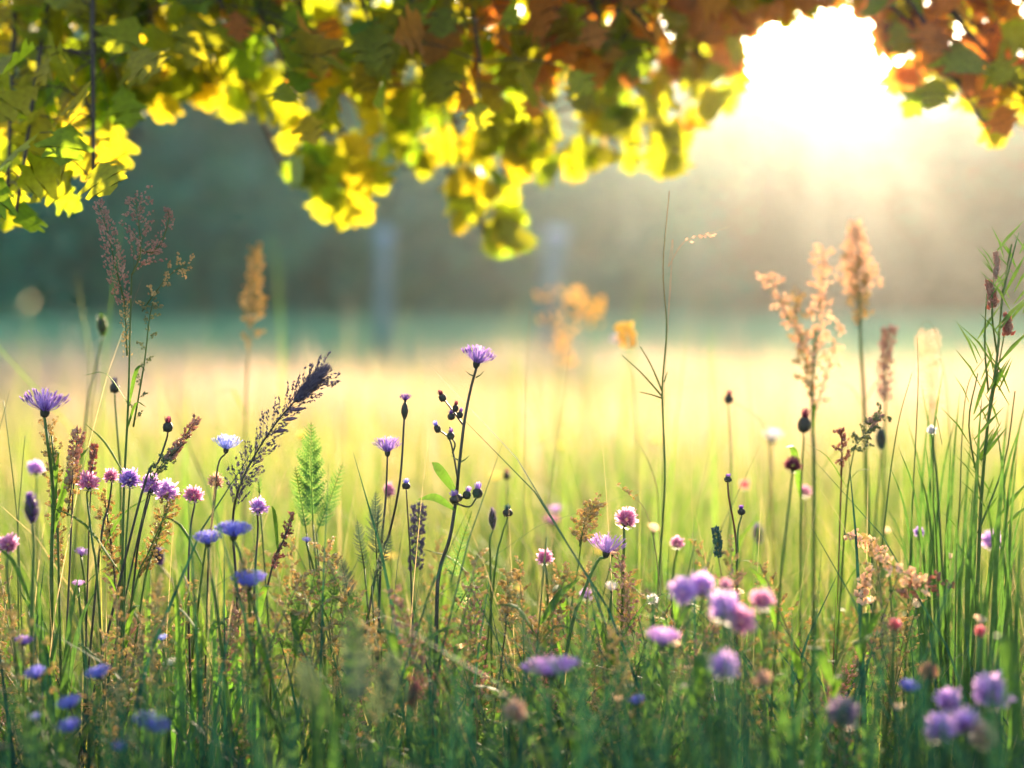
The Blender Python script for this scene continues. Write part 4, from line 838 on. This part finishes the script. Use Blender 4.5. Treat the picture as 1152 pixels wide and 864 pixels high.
# ------------------------------------------------------------------ smaller repeats: copies told apart by their neighbours
def proto(kind):
    t = thing(*{'seed': ("seed_stalk", "", "grass"), 'tan': ("seed_stalk", "", "grass"), 'yellow': ("buttercup", "", "flower"), 'white': ("daisy", "", "flower"), 'pinkf': ("clover", "", "flower"), 'peachs': ("sorrel", "", "plant"), 'herb': ("feathery_herb", "", "plant"), 'amber': ("buttercup", "", "flower"), 'weed': ("leafy_weed", "", "plant")}[kind], (0, 0, 0))
    o = Vector()
    H = .40; path = smooth([o, Vector((-.006, 0, H * .3)), Vector((.012, 0, H * .65)), Vector((.05, .01, H))], 4); ms = MB()
    if kind in ('seed', 'tan'):
        ms.tube(path, .0011, .0005, 4); mg = MB(); pa = [along(path, .72 + .28 * i / 8)[0] for i in range(9)]
        if kind == 'seed': panicle(mg, ms, pa, lambda u: .020 * (1.15 - .8 * u), 24, 9, .0042, .0011, 1.0)
        else: panicle(mg, ms, pa, lambda u: .012 * (1.15 - .6 * u), 34, 8, .0038, .0012, 1.5)
        part("seed_head", mg, M['seed' if kind == 'seed' else 'brownpink'], t, flat=True); part("stem", ms, M['stem_straw'], t)
    elif kind == 'peachs':
        ms.tube(path, .0015, .0007, 4); mg = MB(); pa = [along(path, .6 + .4 * i / 8)[0] for i in range(9)]
        spike(mg, pa, lambda u: .012 * (1.1 - .6 * u), 150, .006, .002); part("seed_head", mg, M['peach'], t, flat=True); part("stem", ms, M['stem_straw'], t)
    elif kind == 'weed':
        ms.tube(path, .0014, .0006, 5); part("stem", ms, M['stem'], t)
        add_leaves(t, path, 13, .055, lo=.2, hi=1.0, w=.16)
    elif kind == 'herb':
        for k in range(4):
            a = k * 1.57 + .4; mb = MB(); e = Vector((math.cos(a) * .07, math.sin(a) * .05, .30 + .03 * k))
            feather(mb, smooth([Vector((0, 0, .14)), e * .62 + Vector((0, 0, .06)), e], 5), lambda u: .022 * (1.1 - u), 13, 4); part("leaf", mb, M['feather'], t)
        ms.tube([o, Vector((0, 0, .08)), Vector((0, 0, .15))], .0016, .001, 5); part("stem", ms, M['stem'], t)
    else:
        ms.tube(path, .0011, .0007, 5); part("stem", ms, M['stem'], t)
        c = path[-1]; r = {'yellow': .009, 'white': .008, 'pinkf': .009, 'amber': .007}[kind]
        put_head(t, 'clover' if kind == 'pinkf' else 'corn', c, Vector((.2, -.2, 1)), r, r * 1.2, {'yellow': 'yellow', 'white': 'white', 'pinkf': 'pink', 'amber': 'peach'}[kind], 'calyx_green')
    return t
DESC = {'seed': "slender straw seed grass", 'tan': "narrow tan seed grass", 'yellow': "small yellow bloom", 'white': "tiny whitish bloom", 'pinkf': "small pinkish bloom", 'peachs': "short peach sorrel spike", 'herb': "low feathery herb", 'amber': "small amber bud", 'weed': "leafy green weed"}
GRP = {'seed': "slender seed grasses in the meadow", 'tan': "narrow tan seed grasses", 'yellow': "small yellow blooms in the field", 'white': "tiny whitish blooms", 'pinkf': "small pinkish blooms", 'peachs': "short peach sorrel spikes", 'herb': "feathery herbs", 'amber': "small amber buds", 'weed': "leafy weeds in the grass"}
used_labels = set()
def name_by_neighbour(desc, px, py, d):
    best = sorted(HERO, key=lambda h: (h[1] - px) ** 2 + (h[2] - py) ** 2 + (300 * (h[3] - d)) ** 2)
    for h in best:
        dx, dd = px - h[1], d - h[3]
        rels = (["behind"] if dd > .15 else ["in front of"] if dd < -.15 else []) + (["just left of", "to the left of"] if dx < 0 else ["just right of", "to the right of"]) + ["near"]
        for r in rels:
            l = f"{desc} {r} {h[0]}"
            if l not in used_labels and len(l.split()) <= 16:
                used_labels.add(l); return l
    return desc
def scatter(kind, n, dr, xr, yr, sc=(.8, 1.2), far=False):
    p = proto(kind); first = True
    for i in range(n):
        px, py, d = ru(*xr), ru(*yr), ru(*dr)
        q = P(px, py, d); z = q.z
        if z < .12: z = .12
        o = p if first else copy_tree(p); first = False
        s = z / .40 if kind != 'herb' else z / .36
        o.location = (q.x, q.y, 0); s2 = ru(*sc)
        o.scale = (s2, s2, s); o.rotation_euler = (ru(-.2, .2), ru(-.2, .2), ru(0, 6.28))
        o["label"] = name_by_neighbour(DESC[kind], px, py, d); o["group"] = GRP[kind]
    return
scatter('seed', 74, (1.12, 1.55), (20, 1130), (600, 790), (.8, 1.25))
scatter('tan', 22, (1.15, 1.5), (20, 1130), (620, 800), (.8, 1.2))
scatter('herb', 54, (.98, 1.5), (20, 1130), (650, 810), (.8, 1.3))
scatter('weed', 44, (1.0, 1.7), (20, 1140), (610, 790), (.8, 1.3))
scatter('yellow', 34, (1.7, 4.5), (380, 1100), (480, 640), (.7, 1.2))
scatter('amber', 30, (1.05, 1.6), (560, 1130), (600, 800), (.6, 1.0))
scatter('white', 7, (1.4, 4.0), (120, 1050), (500, 680), (.6, 1.2))
scatter('pinkf', 6, (1.4, 4.0), (60, 1120), (480, 680), (.6, 1.2))
scatter('peachs', 16, (2.2, 6.0), (20, 1130), (400, 500), (1, 2.0))
